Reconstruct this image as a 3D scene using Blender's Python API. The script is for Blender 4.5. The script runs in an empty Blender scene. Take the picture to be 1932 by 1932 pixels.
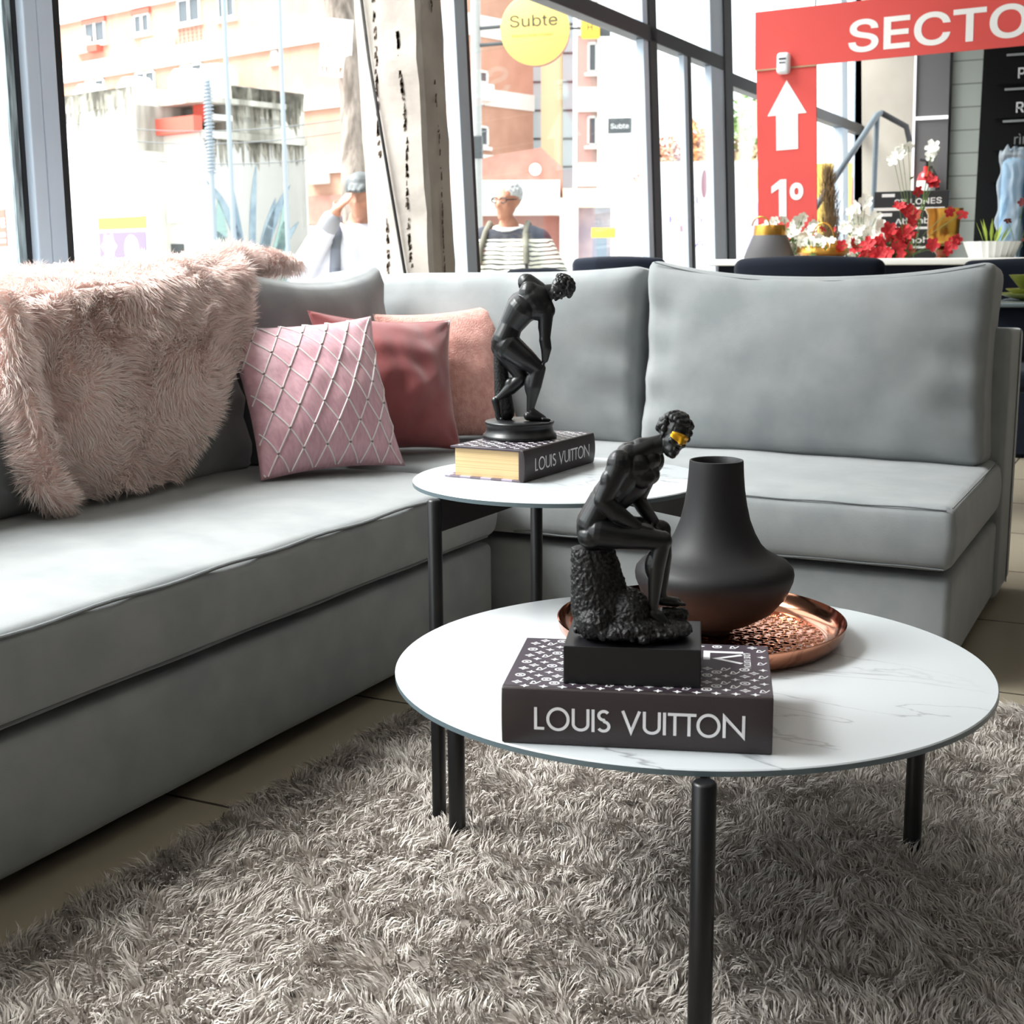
import bpy, bmesh, math, random
import numpy as np
from mathutils import Vector, Matrix, noise
random.seed(7); np.random.seed(7)
S = bpy.context.scene
COL = S.collection
PI = math.pi

# ------------------------------------------------------------------ camera
cam_data = bpy.data.cameras.new('camera'); cam = bpy.data.objects.new('camera', cam_data); COL.objects.link(cam)
YAW, PITCH, ROLL = 0.46, 0.1822, -0.0063
def cam_axes():
    M = Matrix.Rotation(YAW, 3, 'Z')
    fw = M @ Vector((0, math.cos(PITCH), -math.sin(PITCH)))
    rt = Vector((1, 0, 0)); up = Vector((0, math.sin(PITCH), math.cos(PITCH)))
    r2 = M @ (math.cos(ROLL)*rt + math.sin(ROLL)*up)
    u2 = M @ (-math.sin(ROLL)*rt + math.cos(ROLL)*up)
    return r2, u2, fw
r2, u2, fw = cam_axes()
mw = Matrix((r2, u2, -fw)).transposed().to_4x4(); mw.translation = (0, 0, .9)
cam.matrix_world = mw
cam_data.sensor_width = 36; cam_data.lens = 36*2560/1932; cam_data.clip_start = .05; cam_data.clip_end = 400
cam_data.dof.use_dof = True; cam_data.dof.focus_distance = 2.1; cam_data.dof.aperture_fstop = 13
S.camera = cam

# ------------------------------------------------------------------ sky, sun, exposure
world = bpy.data.worlds.new('sky'); S.world = world; world.use_nodes = True
nt = world.node_tree; nt.nodes.clear()
wo = nt.nodes.new('ShaderNodeOutputWorld'); wb = nt.nodes.new('ShaderNodeBackground')
wb.inputs[0].default_value = (.93, .97, 1, 1); wb.inputs[1].default_value = 3.4
nt.links.new(wb.outputs[0], wo.inputs[0])
sd = bpy.data.lights.new('sun', 'SUN'); sun = bpy.data.objects.new('sun', sd); COL.objects.link(sun)
sd.energy = 18; sd.angle = math.radians(45); sd.color = (1, .99, .97)
sun.rotation_euler = Vector((1.0, .48, -1.75)).to_track_quat('-Z', 'Y').to_euler()
# soft fill lights added under the ceiling, not fixtures of the shop
for i, (lx, ly, le) in enumerate(((.2, .6, 4), (2.6, 2.2, 6), (-.6, 6.6, 7), (2.4, 6.5, 4))):
    ld = bpy.data.lights.new('overhead_fill', 'AREA'); lo = bpy.data.objects.new('overhead_fill', ld); COL.objects.link(lo)
    ld.shape = 'RECTANGLE'; ld.size = 1.6; ld.size_y = 1.2; ld.energy = le; ld.color = (1, .97, .93)
    lo.location = (lx, ly, 3.45)
# added fill spots that brighten the window frames, no real fittings
for p, tgt, e, a in (((-.9, 1.0, 3.4), (-2.65, 2.6, 1.15), 85, 26), ((-.6, 5.0, 3.4), (-2.6, 7.0, 1.5), 60, 62)):
    ld = bpy.data.lights.new('frame_fill_spot', 'SPOT'); lo = bpy.data.objects.new('frame_fill_spot', ld); COL.objects.link(lo)
    ld.energy = e; ld.spot_size = math.radians(a); ld.spot_blend = .6; ld.shadow_soft_size = .06; ld.color = (1, .98, .95)
    lo.location = p; lo.rotation_euler = (Vector(tgt)-Vector(p)).to_track_quat('-Z', 'Y').to_euler()
S.view_settings.view_transform = 'Standard'; S.view_settings.look = 'None'
S.view_settings.exposure = 0.0; S.view_settings.gamma = 1.0; S.view_settings.use_curve_mapping = False

# ------------------------------------------------------------------ helpers
def srgb(r, g, b):
    f = lambda c: (c/255/12.92) if c/255 <= .04045 else ((c/255+.055)/1.055)**2.4
    return (f(r), f(g), f(b), 1)
def mat(name, col, rough=.6, metal=0, spec=.5, var=None, vscale=8, bump=0, bscale=60, bdist=.002, sheen=0, emit=None, estr=1, coat=0, detail=4, stretch=None):
    m = bpy.data.materials.new(name); m.use_nodes = True
    t = m.node_tree; b = t.nodes['Principled BSDF']
    if len(col) == 3: col = srgb(*col)
    b.inputs['Base Color'].default_value = col; b.inputs['Roughness'].default_value = rough
    b.inputs['Metallic'].default_value = metal; b.inputs['Specular IOR Level'].default_value = spec
    if sheen:
        b.inputs['Sheen Weight'].default_value = sheen; b.inputs['Sheen Roughness'].default_value = .4
    if coat: b.inputs['Coat Weight'].default_value = coat
    tc = t.nodes.new('ShaderNodeTexCoord')
    src = tc.outputs['Object']
    if stretch:
        mp = t.nodes.new('ShaderNodeMapping'); mp.inputs['Scale'].default_value = stretch
        t.links.new(src, mp.inputs[0]); src = mp.outputs[0]
    if var:
        if len(var) == 3: var = srgb(*var)
        n = t.nodes.new('ShaderNodeTexNoise'); n.inputs['Scale'].default_value = vscale; n.inputs['Detail'].default_value = detail
        r = t.nodes.new('ShaderNodeValToRGB'); r.color_ramp.elements[0].position = .35; r.color_ramp.elements[1].position = .65
        r.color_ramp.elements[0].color = col; r.color_ramp.elements[1].color = var
        t.links.new(src, n.inputs['Vector']); t.links.new(n.outputs[0], r.inputs[0]); t.links.new(r.outputs[0], b.inputs['Base Color'])
    if bump:
        n2 = t.nodes.new('ShaderNodeTexNoise'); n2.inputs['Scale'].default_value = bscale; n2.inputs['Detail'].default_value = 5
        bp = t.nodes.new('ShaderNodeBump'); bp.inputs['Strength'].default_value = bump; bp.inputs['Distance'].default_value = bdist
        t.links.new(src, n2.inputs['Vector']); t.links.new(n2.outputs[0], bp.inputs['Height']); t.links.new(bp.outputs[0], b.inputs['Normal'])
    if emit:
        b.inputs['Emission Color'].default_value = srgb(*emit) if len(emit) == 3 else emit; b.inputs['Emission Strength'].default_value = estr
    return m
def nodes(m): return m.node_tree, m.node_tree.nodes['Principled BSDF']

def ui_font():
    try:
        import os
        p = os.path.join(bpy.utils.system_resource('DATAFILES'), 'fonts', 'Inter.woff2')   # Blender's own interface font
        return bpy.data.fonts.load(p) if os.path.exists(p) else None
    except Exception: return None
class MB:
    """collects shapes, then links them as ONE mesh object"""
    def __init__(s): s.v = []; s.f = []; s.m = []; s.mi = 0
    def add(s, vs, fs):
        o = len(s.v); s.v += [tuple(p) for p in vs]; s.f += [tuple(i+o for i in f) for f in fs]; s.m += [s.mi]*len(fs); return s
    def box(s, x0, x1, y0, y1, z0, z1, lean=0):
        L = lambda z: -lean*(z-.9)
        vs = [(x+L(z), y, z) for z in (z0, z1) for x, y in ((x0, y0), (x1, y0), (x1, y1), (x0, y1))]
        return s.add(vs, [(3, 2, 1, 0), (4, 5, 6, 7), (0, 1, 5, 4), (1, 2, 6, 5), (2, 3, 7, 6), (3, 0, 4, 7)])
    def beam(s, a, b, w, d, up=(0, 0, 1)):
        a = Vector(a); b = Vector(b); t = (b-a).normalized(); x = t.cross(Vector(up))
        if x.length < 1e-5: x = t.cross(Vector((1, 0, 0)))
        x.normalize(); y = x.cross(t)
        vs = [p+x*(i*w/2)+y*(j*d/2) for p in (a, b) for i, j in ((-1, -1), (1, -1), (1, 1), (-1, 1))]
        return s.add(vs, [(3, 2, 1, 0), (4, 5, 6, 7), (0, 1, 5, 4), (1, 2, 6, 5), (2, 3, 7, 6), (3, 0, 4, 7)])
    def tube(s, pts, r, n=10, cap=True):
        pts = [Vector(p) for p in pts]; rs = r if isinstance(r, (list, tuple)) else [r]*len(pts)
        vs = []; fs = []; prev = None
        for i, p in enumerate(pts):
            t = (pts[min(i+1, len(pts)-1)]-pts[max(i-1, 0)]).normalized()
            if prev is None:
                x = t.cross(Vector((0, 0, 1)));  x = x if x.length > 1e-3 else t.cross(Vector((1, 0, 0)))
            else: x = prev-t*prev.dot(t)
            x.normalize(); prev = x; y = t.cross(x)
            vs += [p+x*(rs[i]*math.cos(2*PI*k/n))+y*(rs[i]*math.sin(2*PI*k/n)) for k in range(n)]
        for i in range(len(pts)-1):
            fs += [(i*n+k, i*n+(k+1) % n, (i+1)*n+(k+1) % n, (i+1)*n+k) for k in range(n)]
        if cap: fs += [tuple(range(n-1, -1, -1)), tuple((len(pts)-1)*n+k for k in range(n))]
        return s.add(vs, fs)
    def lathe(s, prof, n=48, c=(0, 0, 0), sx=1, sy=1):
        vs = []; fs = []
        for r, z in prof: vs += [(c[0]+sx*r*math.cos(2*PI*k/n), c[1]+sy*r*math.sin(2*PI*k/n), c[2]+z) for k in range(n)]
        for i in range(len(prof)-1):
            fs += [(i*n+k, i*n+(k+1) % n, (i+1)*n+(k+1) % n, (i+1)*n+k) for k in range(n)]
        if prof[0][0] > 1e-6: fs.append(tuple(range(n-1, -1, -1)))
        if prof[-1][0] > 1e-6: fs.append(tuple((len(prof)-1)*n+k for k in range(n)))
        return s.add(vs, fs)
    def grid(s, fn, nu, nv):
        vs = [fn(i/nu, j/nv) for j in range(nv+1) for i in range(nu+1)]
        return s.add(vs, [(j*(nu+1)+i, j*(nu+1)+i+1, (j+1)*(nu+1)+i+1, (j+1)*(nu+1)+i) for j in range(nv) for i in range(nu)])
    def poly(s, pts): return s.add(pts, [tuple(range(len(pts)))])
    def plate(s, o, xd, yd, pts, th=0):
        """flat polygon in the plane o + x*xd + y*yd, optionally extruded along the normal"""
        o = Vector(o); xd = Vector(xd).normalized(); yd = Vector(yd).normalized(); nn = xd.cross(yd)
        P = [o+xd*p[0]+yd*p[1] for p in pts]
        if not th: return s.add(P, [tuple(range(len(P)))])
        n = len(P); Q = [p+nn*th for p in P]
        return s.add(P+Q, [tuple(range(n-1, -1, -1)), tuple(range(n, 2*n))]+[(k, (k+1) % n, n+(k+1) % n, n+k) for k in range(n)])
    def ell(s, c, r, rot=None, n=22):
        c = Vector(c); r = (r, r, r) if not hasattr(r, '__len__') else r
        rot = rot or Matrix.Identity(3); vs = []; fs = []; m = n//2
        for j in range(1, m):
            th = PI*j/m
            vs += [c+rot @ Vector((r[0]*math.sin(th)*math.cos(2*PI*k/n), r[1]*math.sin(th)*math.sin(2*PI*k/n), r[2]*math.cos(th))) for k in range(n)]
        t = len(vs); vs += [c+rot @ Vector((0, 0, r[2])), c+rot @ Vector((0, 0, -r[2]))]
        for j in range(m-2): fs += [(j*n+k, (j+1)*n+k, (j+1)*n+(k+1) % n, j*n+(k+1) % n) for k in range(n)]
        fs += [(t, k, (k+1) % n) for k in range(n)]+[(t+1, (m-2)*n+(k+1) % n, (m-2)*n+k) for k in range(n)]
        return s.add(vs, fs)
    def cap(s, a, ra, b, rb, n=26):
        """closed tapered capsule"""
        a = Vector(a); b = Vector(b); d = b-a; L = d.length; t = d/L if L > 1e-9 else Vector((0, 0, 1))
        x = t.orthogonal().normalized(); y = t.cross(x); rings = []
        for k in range(1, 5): th = PI/2*(1-k/4); rings.append((a-t*ra*math.sin(th), ra*math.cos(th)))
        for k in range(0, 4): th = PI/2*k/4; rings.append((b+t*rb*math.sin(th), rb*math.cos(th)))
        vs = [p+x*(r*math.cos(2*PI*k/n))+y*(r*math.sin(2*PI*k/n)) for p, r in rings for k in range(n)]; fs = []
        for i in range(len(rings)-1): fs += [(i*n+k, i*n+(k+1) % n, (i+1)*n+(k+1) % n, (i+1)*n+k) for k in range(n)]
        q = len(vs); vs += [a-t*ra, b+t*rb]
        fs += [(q, (k+1) % n, k) for k in range(n)]+[(q+1, (len(rings)-1)*n+k, (len(rings)-1)*n+(k+1) % n) for k in range(n)]
        return s.add(vs, fs)
    FONT = None
    def text(s, txt, o, xd, yd, h, width=None, align='l', ext=0, bold=0, shear=0):
        cu = bpy.data.curves.new('lettering', 'FONT'); cu.body = txt
        if MB.FONT: cu.font = MB.FONT
        cu.size = 1; cu.size = 1; cu.offset = bold; cu.shear = shear; cu.resolution_u = 4
        ob = bpy.data.objects.new('lettering', cu); COL.objects.link(ob)
        dg = bpy.context.evaluated_depsgraph_get(); me = bpy.data.meshes.new_from_object(ob.evaluated_get(dg))
        vs = [v.co.copy() for v in me.vertices]; fs = [tuple(p.vertices) for p in me.polygons]
        bpy.data.objects.remove(ob); bpy.data.curves.remove(cu); bpy.data.meshes.remove(me)
        if not vs: return s
        x0 = min(v.x for v in vs); x1 = max(v.x for v in vs); y1 = .73
        k = h/y1; kx = k if width is None else width/(x1-x0)
        off = {'l': -x0, 'c': -(x0+x1)/2, 'r': -x1}[align]
        o = Vector(o); xd = Vector(xd).normalized(); yd = Vector(yd).normalized()
        return s.add([o+xd*((v.x+off)*kx)+yd*(v.y*k) for v in vs], fs)
    def build(s, name, mats, parent=None, smooth=None, world=False, bevel=0, label=None):
        if not isinstance(mats, (list, tuple)): mats = [mats]
        vs = s.v
        if world and parent is not None:
            iv = parent_matrix(parent).inverted(); vs = [iv @ Vector(p) for p in vs]
        me = bpy.data.meshes.new(name); me.from_pydata([tuple(p) for p in vs], [], s.f); me.update()
        for m in mats: me.materials.append(m)
        if len(mats) > 1: me.polygons.foreach_set('material_index', s.m)
        o = bpy.data.objects.new(name, me); COL.objects.link(o)
        if parent is not None: o.parent = parent
        if bevel:
            bm = bmesh.new(); bm.from_mesh(me); bmesh.ops.remove_doubles(bm, verts=bm.verts, dist=1e-6)
            es = [e for e in bm.edges if len(e.link_faces) == 2 and e.calc_face_angle(0) > .6]
            bmesh.ops.bevel(bm, geom=es, offset=bevel, segments=3, affect='EDGES', profile=.5, clamp_overlap=True)
            bm.to_mesh(me); bm.free()
        if smooth is not None:
            me.polygons.foreach_set('use_smooth', [True]*len(me.polygons)); me.set_sharp_from_angle(angle=math.radians(smooth))
        if label: o['label'] = label
        return o
MB.FONT = ui_font()
def parent_matrix(o):
    m = Matrix.Translation(o.location) @ o.rotation_euler.to_matrix().to_4x4()
    return (parent_matrix(o.parent) @ m) if o.parent else m
def tag(o, label, cat, group=None, kind=None):
    o['label'] = label; o['category'] = cat
    if group: o['group'] = group
    if kind: o['kind'] = kind
    return o
def thing(name, label, cat, loc=(0, 0, 0), rz=0, group=None):
    o = bpy.data.objects.new(name, None); COL.objects.link(o); o.location = loc; o.rotation_euler = (0, 0, rz); o.empty_display_size = .05
    return tag(o, label, cat, group)
def struct(o): o['kind'] = 'structure'; return o
def copy_tree(o, parent=None):
    c = o.copy(); COL.objects.link(c)
    if parent: c.parent = parent
    for ch in list(o.children): copy_tree(ch, c)
    return c
def fast_mesh(name, V, T, mats, parent=None):
    me = bpy.data.meshes.new(name); n = len(V); t = len(T)
    me.vertices.add(n); me.vertices.foreach_set('co', np.asarray(V, np.float32).ravel())
    me.loops.add(t*3); me.loops.foreach_set('vertex_index', np.asarray(T, np.int32).ravel())
    me.polygons.add(t); me.polygons.foreach_set('loop_start', np.arange(0, 3*t, 3, dtype=np.int32))
    me.update(calc_edges=True)
    for m in (mats if isinstance(mats, (list, tuple)) else [mats]): me.materials.append(m)
    o = bpy.data.objects.new(name, me); COL.objects.link(o)
    if parent is not None: o.parent = parent
    return o
def blades(P, D1, D2, L, W):
    """fur / pile strands: base points P, root direction D1, tip direction D2, length L, width W -> verts, tris"""
    n = len(P); L = L[:, None]; W = W[:, None]
    side = np.cross(D1, np.random.normal(size=(n, 3))); side /= np.linalg.norm(side, axis=1)[:, None]+1e-9
    mid = P+D1*L*.5; tip = mid+D2*L*.5
    V = np.stack([P-side*W/2, P+side*W/2, mid+side*W*.38, mid-side*W*.38, tip], 1).reshape(-1, 3)
    b = np.arange(n)[:, None]*5
    T = np.concatenate([b+np.array([[0, 1, 2]]), b+np.array([[0, 2, 3]]), b+np.array([[3, 2, 4]])], 1).reshape(-1, 3)
    return V, T
def nrm(a): return a/(np.linalg.norm(a, axis=1)[:, None]+1e-9)
def vnoise(P, sc, seed=0, n=6):
    """cheap smooth vector noise: sums of random sines"""
    rg = np.random.RandomState(seed); out = np.zeros((len(P), 3))
    for _ in range(n):
        k = rg.normal(size=(3, 3))*sc; ph = rg.uniform(0, 6.28, 3)
        out += np.sin(P @ k+ph)
    return out/math.sqrt(n/2)
def rbox(x0, x1, y0, y1, z0, z1, r, n=(12, 12, 6), fn=None):
    """rounded, subdivided box; fn(p, u) may push each point, u = (-1..1)^3"""
    hx, hy, hz = (x1-x0)/2, (y1-y0)/2, (z1-z0)/2; c = Vector(((x0+x1)/2, (y0+y1)/2, (z0+z1)/2))
    bm = bmesh.new(); idx = {}
    def axis(k, h):
        e = min(r/h, .95); return sorted(set([-1, -1+e*.25, -1+e*.6]+[(-1+e)+(2-2*e)*i/k for i in range(k+1)]+[1-e*.6, 1-e*.25, 1]))
    A = [axis(n[0], hx), axis(n[1], hy), axis(n[2], hz)]; h = (hx, hy, hz)
    def V(i, j, k):
        key = (i, j, k)
        if key not in idx:
            u = (A[0][i], A[1][j], A[2][k]); p = Vector((u[0]*hx, u[1]*hy, u[2]*hz))
            q = Vector([max(-h[a]+r, min(h[a]-r, p[a])) for a in range(3)]); d = p-q
            if d.length > 1e-9: p = q+d.normalized()*min(r, d.length if sum(abs(x) > 1e-6 for x in d) < 2 else r)
            if fn: p = Vector(fn(p.copy(), u))
            idx[key] = bm.verts.new(c+p)
        return idx[key]
    N = [len(a)-1 for a in A]
    for a, b, cc in ((0, 1, 2), (1, 2, 0), (2, 0, 1)):
        for s in (0, N[cc]):
            for i in range(N[a]):
                for j in range(N[b]):
                    q = []
                    for di, dj in ((0, 0), (1, 0), (1, 1), (0, 1)):
                        t = [0, 0, 0]; t[a] = i+di; t[b] = j+dj; t[cc] = s; q.append(V(*t))
                    bm.faces.new(q if s else q[::-1])
    vs = [v.co.copy() for v in bm.verts]; bm.verts.index_update(); fs = [tuple(v.index for v in f.verts) for f in bm.faces]; bm.free()
    return vs, fs
def remesh(mb, name, m, voxel, smooth=5, parent=None, disp=None, world=False):
    """fuse overlapping closed shapes into one continuous surface"""
    o = mb.build('tmp_body', m, None); md = o.modifiers.new('r', 'REMESH'); md.mode = 'VOXEL'; md.voxel_size = voxel
    if smooth:
        sm = o.modifiers.new('s', 'SMOOTH'); sm.factor = .5; sm.iterations = smooth
    dg = bpy.context.evaluated_depsgraph_get(); me = bpy.data.meshes.new_from_object(o.evaluated_get(dg)); bpy.data.objects.remove(o)
    me.name = name
    if disp:
        for v in me.vertices: v.co = disp(v.co, v.normal)
    if world and parent is not None: me.transform(parent_matrix(parent).inverted())
    me.polygons.foreach_set('use_smooth', [True]*len(me.polygons)); me.update()
    if not me.materials: me.materials.append(m)
    ob = bpy.data.objects.new(name, me); COL.objects.link(ob)
    if parent is not None: ob.parent = parent
    return ob
# ------------------------------------------------------------------ materials
M_sofa = mat('grey_velvet', (146, 149, 150), .8, spec=.25, var=(134, 138, 140), vscale=11, bump=.3, bscale=420, bdist=.0008, sheen=.35, detail=6)
M_sofa_dark = mat('grey_velvet_piping', (105, 108, 110), .85, spec=.2, sheen=.3)
M_black = mat('black_metal', (16, 16, 18), .38, spec=.5)
M_floor = mat('floor_tile', (150, 140, 122), .25)
M_conc = mat('painted_concrete', (188, 180, 172), .85, var=(165, 156, 148), vscale=5, bump=.4, bscale=30, bdist=.004)
M_wallw = mat('white_plaster', (205, 203, 198), .8)
M_wallg = mat('grey_plaster', (128, 126, 122), .85)
M_frame = mat('blue_grey_window_paint', (196, 210, 226), .45, var=(186, 201, 218), vscale=3)
M_frame_dark = mat('dark_window_paint', (52, 55, 60), .5)
M_gasket = mat('black_gasket', (22, 22, 26), .6)
def glass_mat(name, tint=(.97, .985, .98, 1)):
    m = bpy.data.materials.new(name); m.use_nodes = True; t = m.node_tree; t.nodes.clear()
    o = t.nodes.new('ShaderNodeOutputMaterial'); tr = t.nodes.new('ShaderNodeBsdfTransparent'); gl = t.nodes.new('ShaderNodeBsdfGlossy')
    lw = t.nodes.new('ShaderNodeLayerWeight'); pw = t.nodes.new('ShaderNodeMath'); pw.operation = 'POWER'; pw.inputs[1].default_value = 5
    fr = t.nodes.new('ShaderNodeMath'); fr.operation = 'MULTIPLY_ADD'; fr.inputs[1].default_value = .9; fr.inputs[2].default_value = .03; mx = t.nodes.new('ShaderNodeMixShader')
    t.links.new(lw.outputs['Facing'], pw.inputs[0]); t.links.new(pw.outputs[0], fr.inputs[0])
    tr.inputs[0].default_value = tint; gl.inputs['Roughness'].default_value = .02
    t.links.new(fr.outputs[0], mx.inputs[0]); t.links.new(tr.outputs[0], mx.inputs[1]); t.links.new(gl.outputs[0], mx.inputs[2]); t.links.new(mx.outputs[0], o.inputs[0])
    return m
M_glass = glass_mat('window_glass')
# floor tile joints
t, b = nodes(M_floor)
tc = t.nodes.new('ShaderNodeTexCoord'); br = t.nodes.new('ShaderNodeTexBrick')
br.offset = 0; br.inputs['Scale'].default_value = 1; br.inputs['Brick Width'].default_value = .6; br.inputs['Row Height'].default_value = .6
br.inputs['Mortar Size'].default_value = .004; br.inputs['Color1'].default_value = srgb(158, 148, 130); br.inputs['Color2'].default_value = srgb(148, 138, 121); br.inputs['Mortar'].default_value = srgb(70, 64, 55)
mp = t.nodes.new('ShaderNodeMapping'); mp.inputs['Location'].default_value = (.05, .08, 0)
t.links.new(tc.outputs['Object'], mp.inputs[0]); t.links.new(mp.outputs[0], br.inputs['Vector']); t.links.new(br.outputs['Color'], b.inputs['Base Color'])
# marble
M_marble = mat('white_marble', (200, 204, 208), .28, spec=.4)
t, b = nodes(M_marble)
tc = t.nodes.new('ShaderNodeTexCoord'); mp = t.nodes.new('ShaderNodeMapping'); mp.inputs['Scale'].default_value = (1.2, 3.2, 1); mp.inputs['Rotation'].default_value = (0, 0, .35)
n1 = t.nodes.new('ShaderNodeTexNoise'); n1.inputs['Scale'].default_value = 1.7; n1.inputs['Detail'].default_value = 7; n1.inputs['Distortion'].default_value = 1.1
ab = t.nodes.new('ShaderNodeMath'); ab.operation = 'SUBTRACT'; ab.inputs[1].default_value = .5
ab2 = t.nodes.new('ShaderNodeMath'); ab2.operation = 'ABSOLUTE'
rp = t.nodes.new('ShaderNodeValToRGB'); rp.color_ramp.elements[0].position = 0; rp.color_ramp.elements[0].color = srgb(140, 142, 147); rp.color_ramp.elements[1].position = .012; rp.color_ramp.elements[1].color = srgb(198, 203, 207)
n3 = t.nodes.new('ShaderNodeTexNoise'); n3.inputs['Scale'].default_value = 1.1; n3.inputs['Detail'].default_value = 2
mask = t.nodes.new('ShaderNodeValToRGB'); mask.color_ramp.elements[0].position = .40; mask.color_ramp.elements[1].position = .54
mxc = t.nodes.new('ShaderNodeMix'); mxc.data_type = 'RGBA'; mxc.inputs[6].default_value = srgb(198, 203, 207)
t.links.new(tc.outputs['Object'], mp.inputs[0]); t.links.new(mp.outputs[0], n1.inputs['Vector']); t.links.new(n1.outputs[0], ab.inputs[0]); t.links.new(ab.outputs[0], ab2.inputs[0]); t.links.new(ab2.outputs[0], rp.inputs[0])
t.links.new(tc.outputs['Object'], n3.inputs['Vector']); t.links.new(n3.outputs[0], mask.inputs[0]); t.links.new(mask.outputs[0], mxc.inputs[0]); t.links.new(rp.outputs[0], mxc.inputs[7]); t.links.new(mxc.outputs[2], b.inputs['Base Color'])

# ------------------------------------------------------------------ room shell
XW = -2.65; LEAN = .045
struct(MB().box(-2.8, 6, -4, 13.6, -.12, 0).build('floor', M_floor))
struct(MB().box(-2.8, 6, -4, 13.6, 3.6, 3.75).build('ceiling', M_wallw))
struct(MB().box(6, 6.15, -4, 13.6, 0, 3.6).build('wall_right', M_wallg))
struct(MB().box(-2.8, 6.15, -4.15, -4, 0, 3.6).build('wall_front', M_wallg))
struct(MB().box(-2.75, -2.6, -4, 3.9, 0, .28).build('wall_left', M_conc, bevel=.01))
struct(MB().box(-2.75, -2.6, 4.95, 12.9, 0, .28).build('trim_1', M_conc))
# left window wall: big mullion of several strips (square to the floor)
w1 = struct(bpy.data.objects.new('window_1', None)); COL.objects.link(w1)
mb = MB(); mb.box(-2.74, -2.63, 2.615, 2.66, .28, 3.6); mb.box(-2.74, -2.632, 2.664, 2.718, .28, 3.6); mb.build('mullion', M_frame, w1, bevel=.004)
mb = MB(); mb.box(-2.675, -2.655, 2.602, 2.615, .28, 3.6); mb.box(-2.72, -2.65, 2.718, 2.757, .28, 3.6); mb.box(-2.72, -2.65, 2.66, 2.664, .28, 3.6); mb.build('gasket', M_gasket, w1)
MB().box(-2.667, -2.66, 2.576, 2.602, .28, 3.6).build('glazing_bead', mat('pale_bead', (176, 196, 204), .5, var=(90, 100, 105), vscale=14, stretch=(6, 6, .6)), w1)
mb = MB(); mb.box(-2.74, -2.63, -3.9, 4.3, .28, .36); mb.box(-2.74, -2.63, -3.9, 4.3, 3.45, 3.6); mb.box(-2.74, -2.63, -.4, -.26, .36, 3.45); mb.build('rail', M_frame, w1, bevel=.004)
MB().box(-2.70, -2.694, -3.9, 2.6, .36, 3.45).build('glass', M_glass, w1)
MB().box(-2.70, -2.694, 2.72, 4.35, .36, 3.45).build('glass', M_glass, w1)
# concrete column between the windows: tapered, with rough vertical seams
col = struct(bpy.data.objects.new('trim_2', None)); COL.objects.link(col)
def colbox(x0, x1, y0, y1, n=40):
    mbx = MB()
    def ring(z):
        L = -LEAN*(z-.9); j = lambda k: .0016*math.sin(z*17+k*2)+.0014*math.sin(z*41+k)
        return [(x0+L+j(0), y0, z), (x1+L+j(1), y0+j(1), z), (x1+L+.012+j(4), y0+.02, z), (x1+L+j(2), y1+j(2), z), (x0+L, y1, z)]
    pts = [ring(3.6*i/n) for i in range(n+1)]
    vs = [p for r in pts for p in r]; fs = []
    for i in range(n): fs += [(i*5+k, i*5+(k+1) % 5, (i+1)*5+(k+1) % 5, (i+1)*5+k) for k in range(5)]
    return mbx.add(vs, fs)
colbox(-2.765, -2.515, 4.40, 4.60).build('column', M_conc, col)
M_seam = mat('dark_seam', (70, 58, 48), .95)
def seam(face, a, seed, dens=150, wob=.006):
    rg = random.Random(seed); mb = MB()
    for i in range(dens):
        z = rg.uniform(.6, 3.3)
        if math.sin(z*5+seed)+math.sin(z*13+seed*3) < -.9: continue
        w = rg.uniform(.002, .007); h = rg.uniform(.006, .03); L = -LEAN*(z-.9); o = a+wob*math.sin(z*9+seed)+rg.uniform(-.004, .004)
        if face == 'y': mb.add([(o-w+L, 4.3985, z), (o+w+L, 4.3985, z+h*.2), (o+w*.6+L, 4.3985, z+h), (o-w*.7+L, 4.3985, z+h*.8)], [(0, 1, 2, 3)])
        else: mb.add([(-2.5025+L+.0015, o-w, z), (-2.5025+L+.0015, o+w, z+h*.2), (-2.5025+L+.0015, o+w*.6, z+h), (-2.5025+L+.0015, o-w*.7, z+h*.8)], [(0, 1, 2, 3)])
    return mb
seam('y', -2.585, 2, 330).build('crack', M_seam, col); seam('y', -2.69, 5, 260).build('crack', M_seam, col); seam('x', 4.50, 9, 220).build('crack', M_seam, col)
mb = MB(); mb.tube([(-2.80, 4.385, 2.1), (-2.74, 4.385, 1.62), (-2.60, 4.385, .82)], .006, 8); mb.build('conduit', M_gasket, col)
# right window wall, leaning out a little like the column
w2 = struct(bpy.data.objects.new('window_2', None)); COL.objects.link(w2)
mb = MB()
mb.box(-2.68, -2.62, 4.90, 4.985, .28, 3.6, LEAN)
mb.box(-2.665, -2.62, 6.98, 7.05, .28, 3.6, LEAN)
mb.box(-2.655, -2.62, 7.62, 7.68, .28, 2.07, LEAN)
mb.box(-2.66, -2.615, 8.10, 8.34, .28, 3.6, LEAN)
mb.box(-2.70, -2.62, 11.55, 11.75, .28, 3.6, LEAN)
mb.box(-2.70, -2.62, 12.3, 12.5, .28, 3.6, LEAN)
mb.build('mullion', M_frame, w2, bevel=.004)
mb = MB()
mb.box(-2.71, -2.625, 4.985, 5.02, .28, 3.6, LEAN)
mb.box(-2.67, -2.61, 7.05, 7.16, .28, 3.6, LEAN)
mb.box(-2.66, -2.615, 7.68, 7.73, .28, 2.07, LEAN)
mb.box(-2.66, -2.605, 8.34, 8.50, .28, 3.6, LEAN)
mb.box(-2.69, -2.61, 5.02, 8.4, 2.045, 2.125, LEAN)
mb.box(-2.69, -2.61, 8.4, 12.5, 1.97, 2.05, LEAN)
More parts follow.
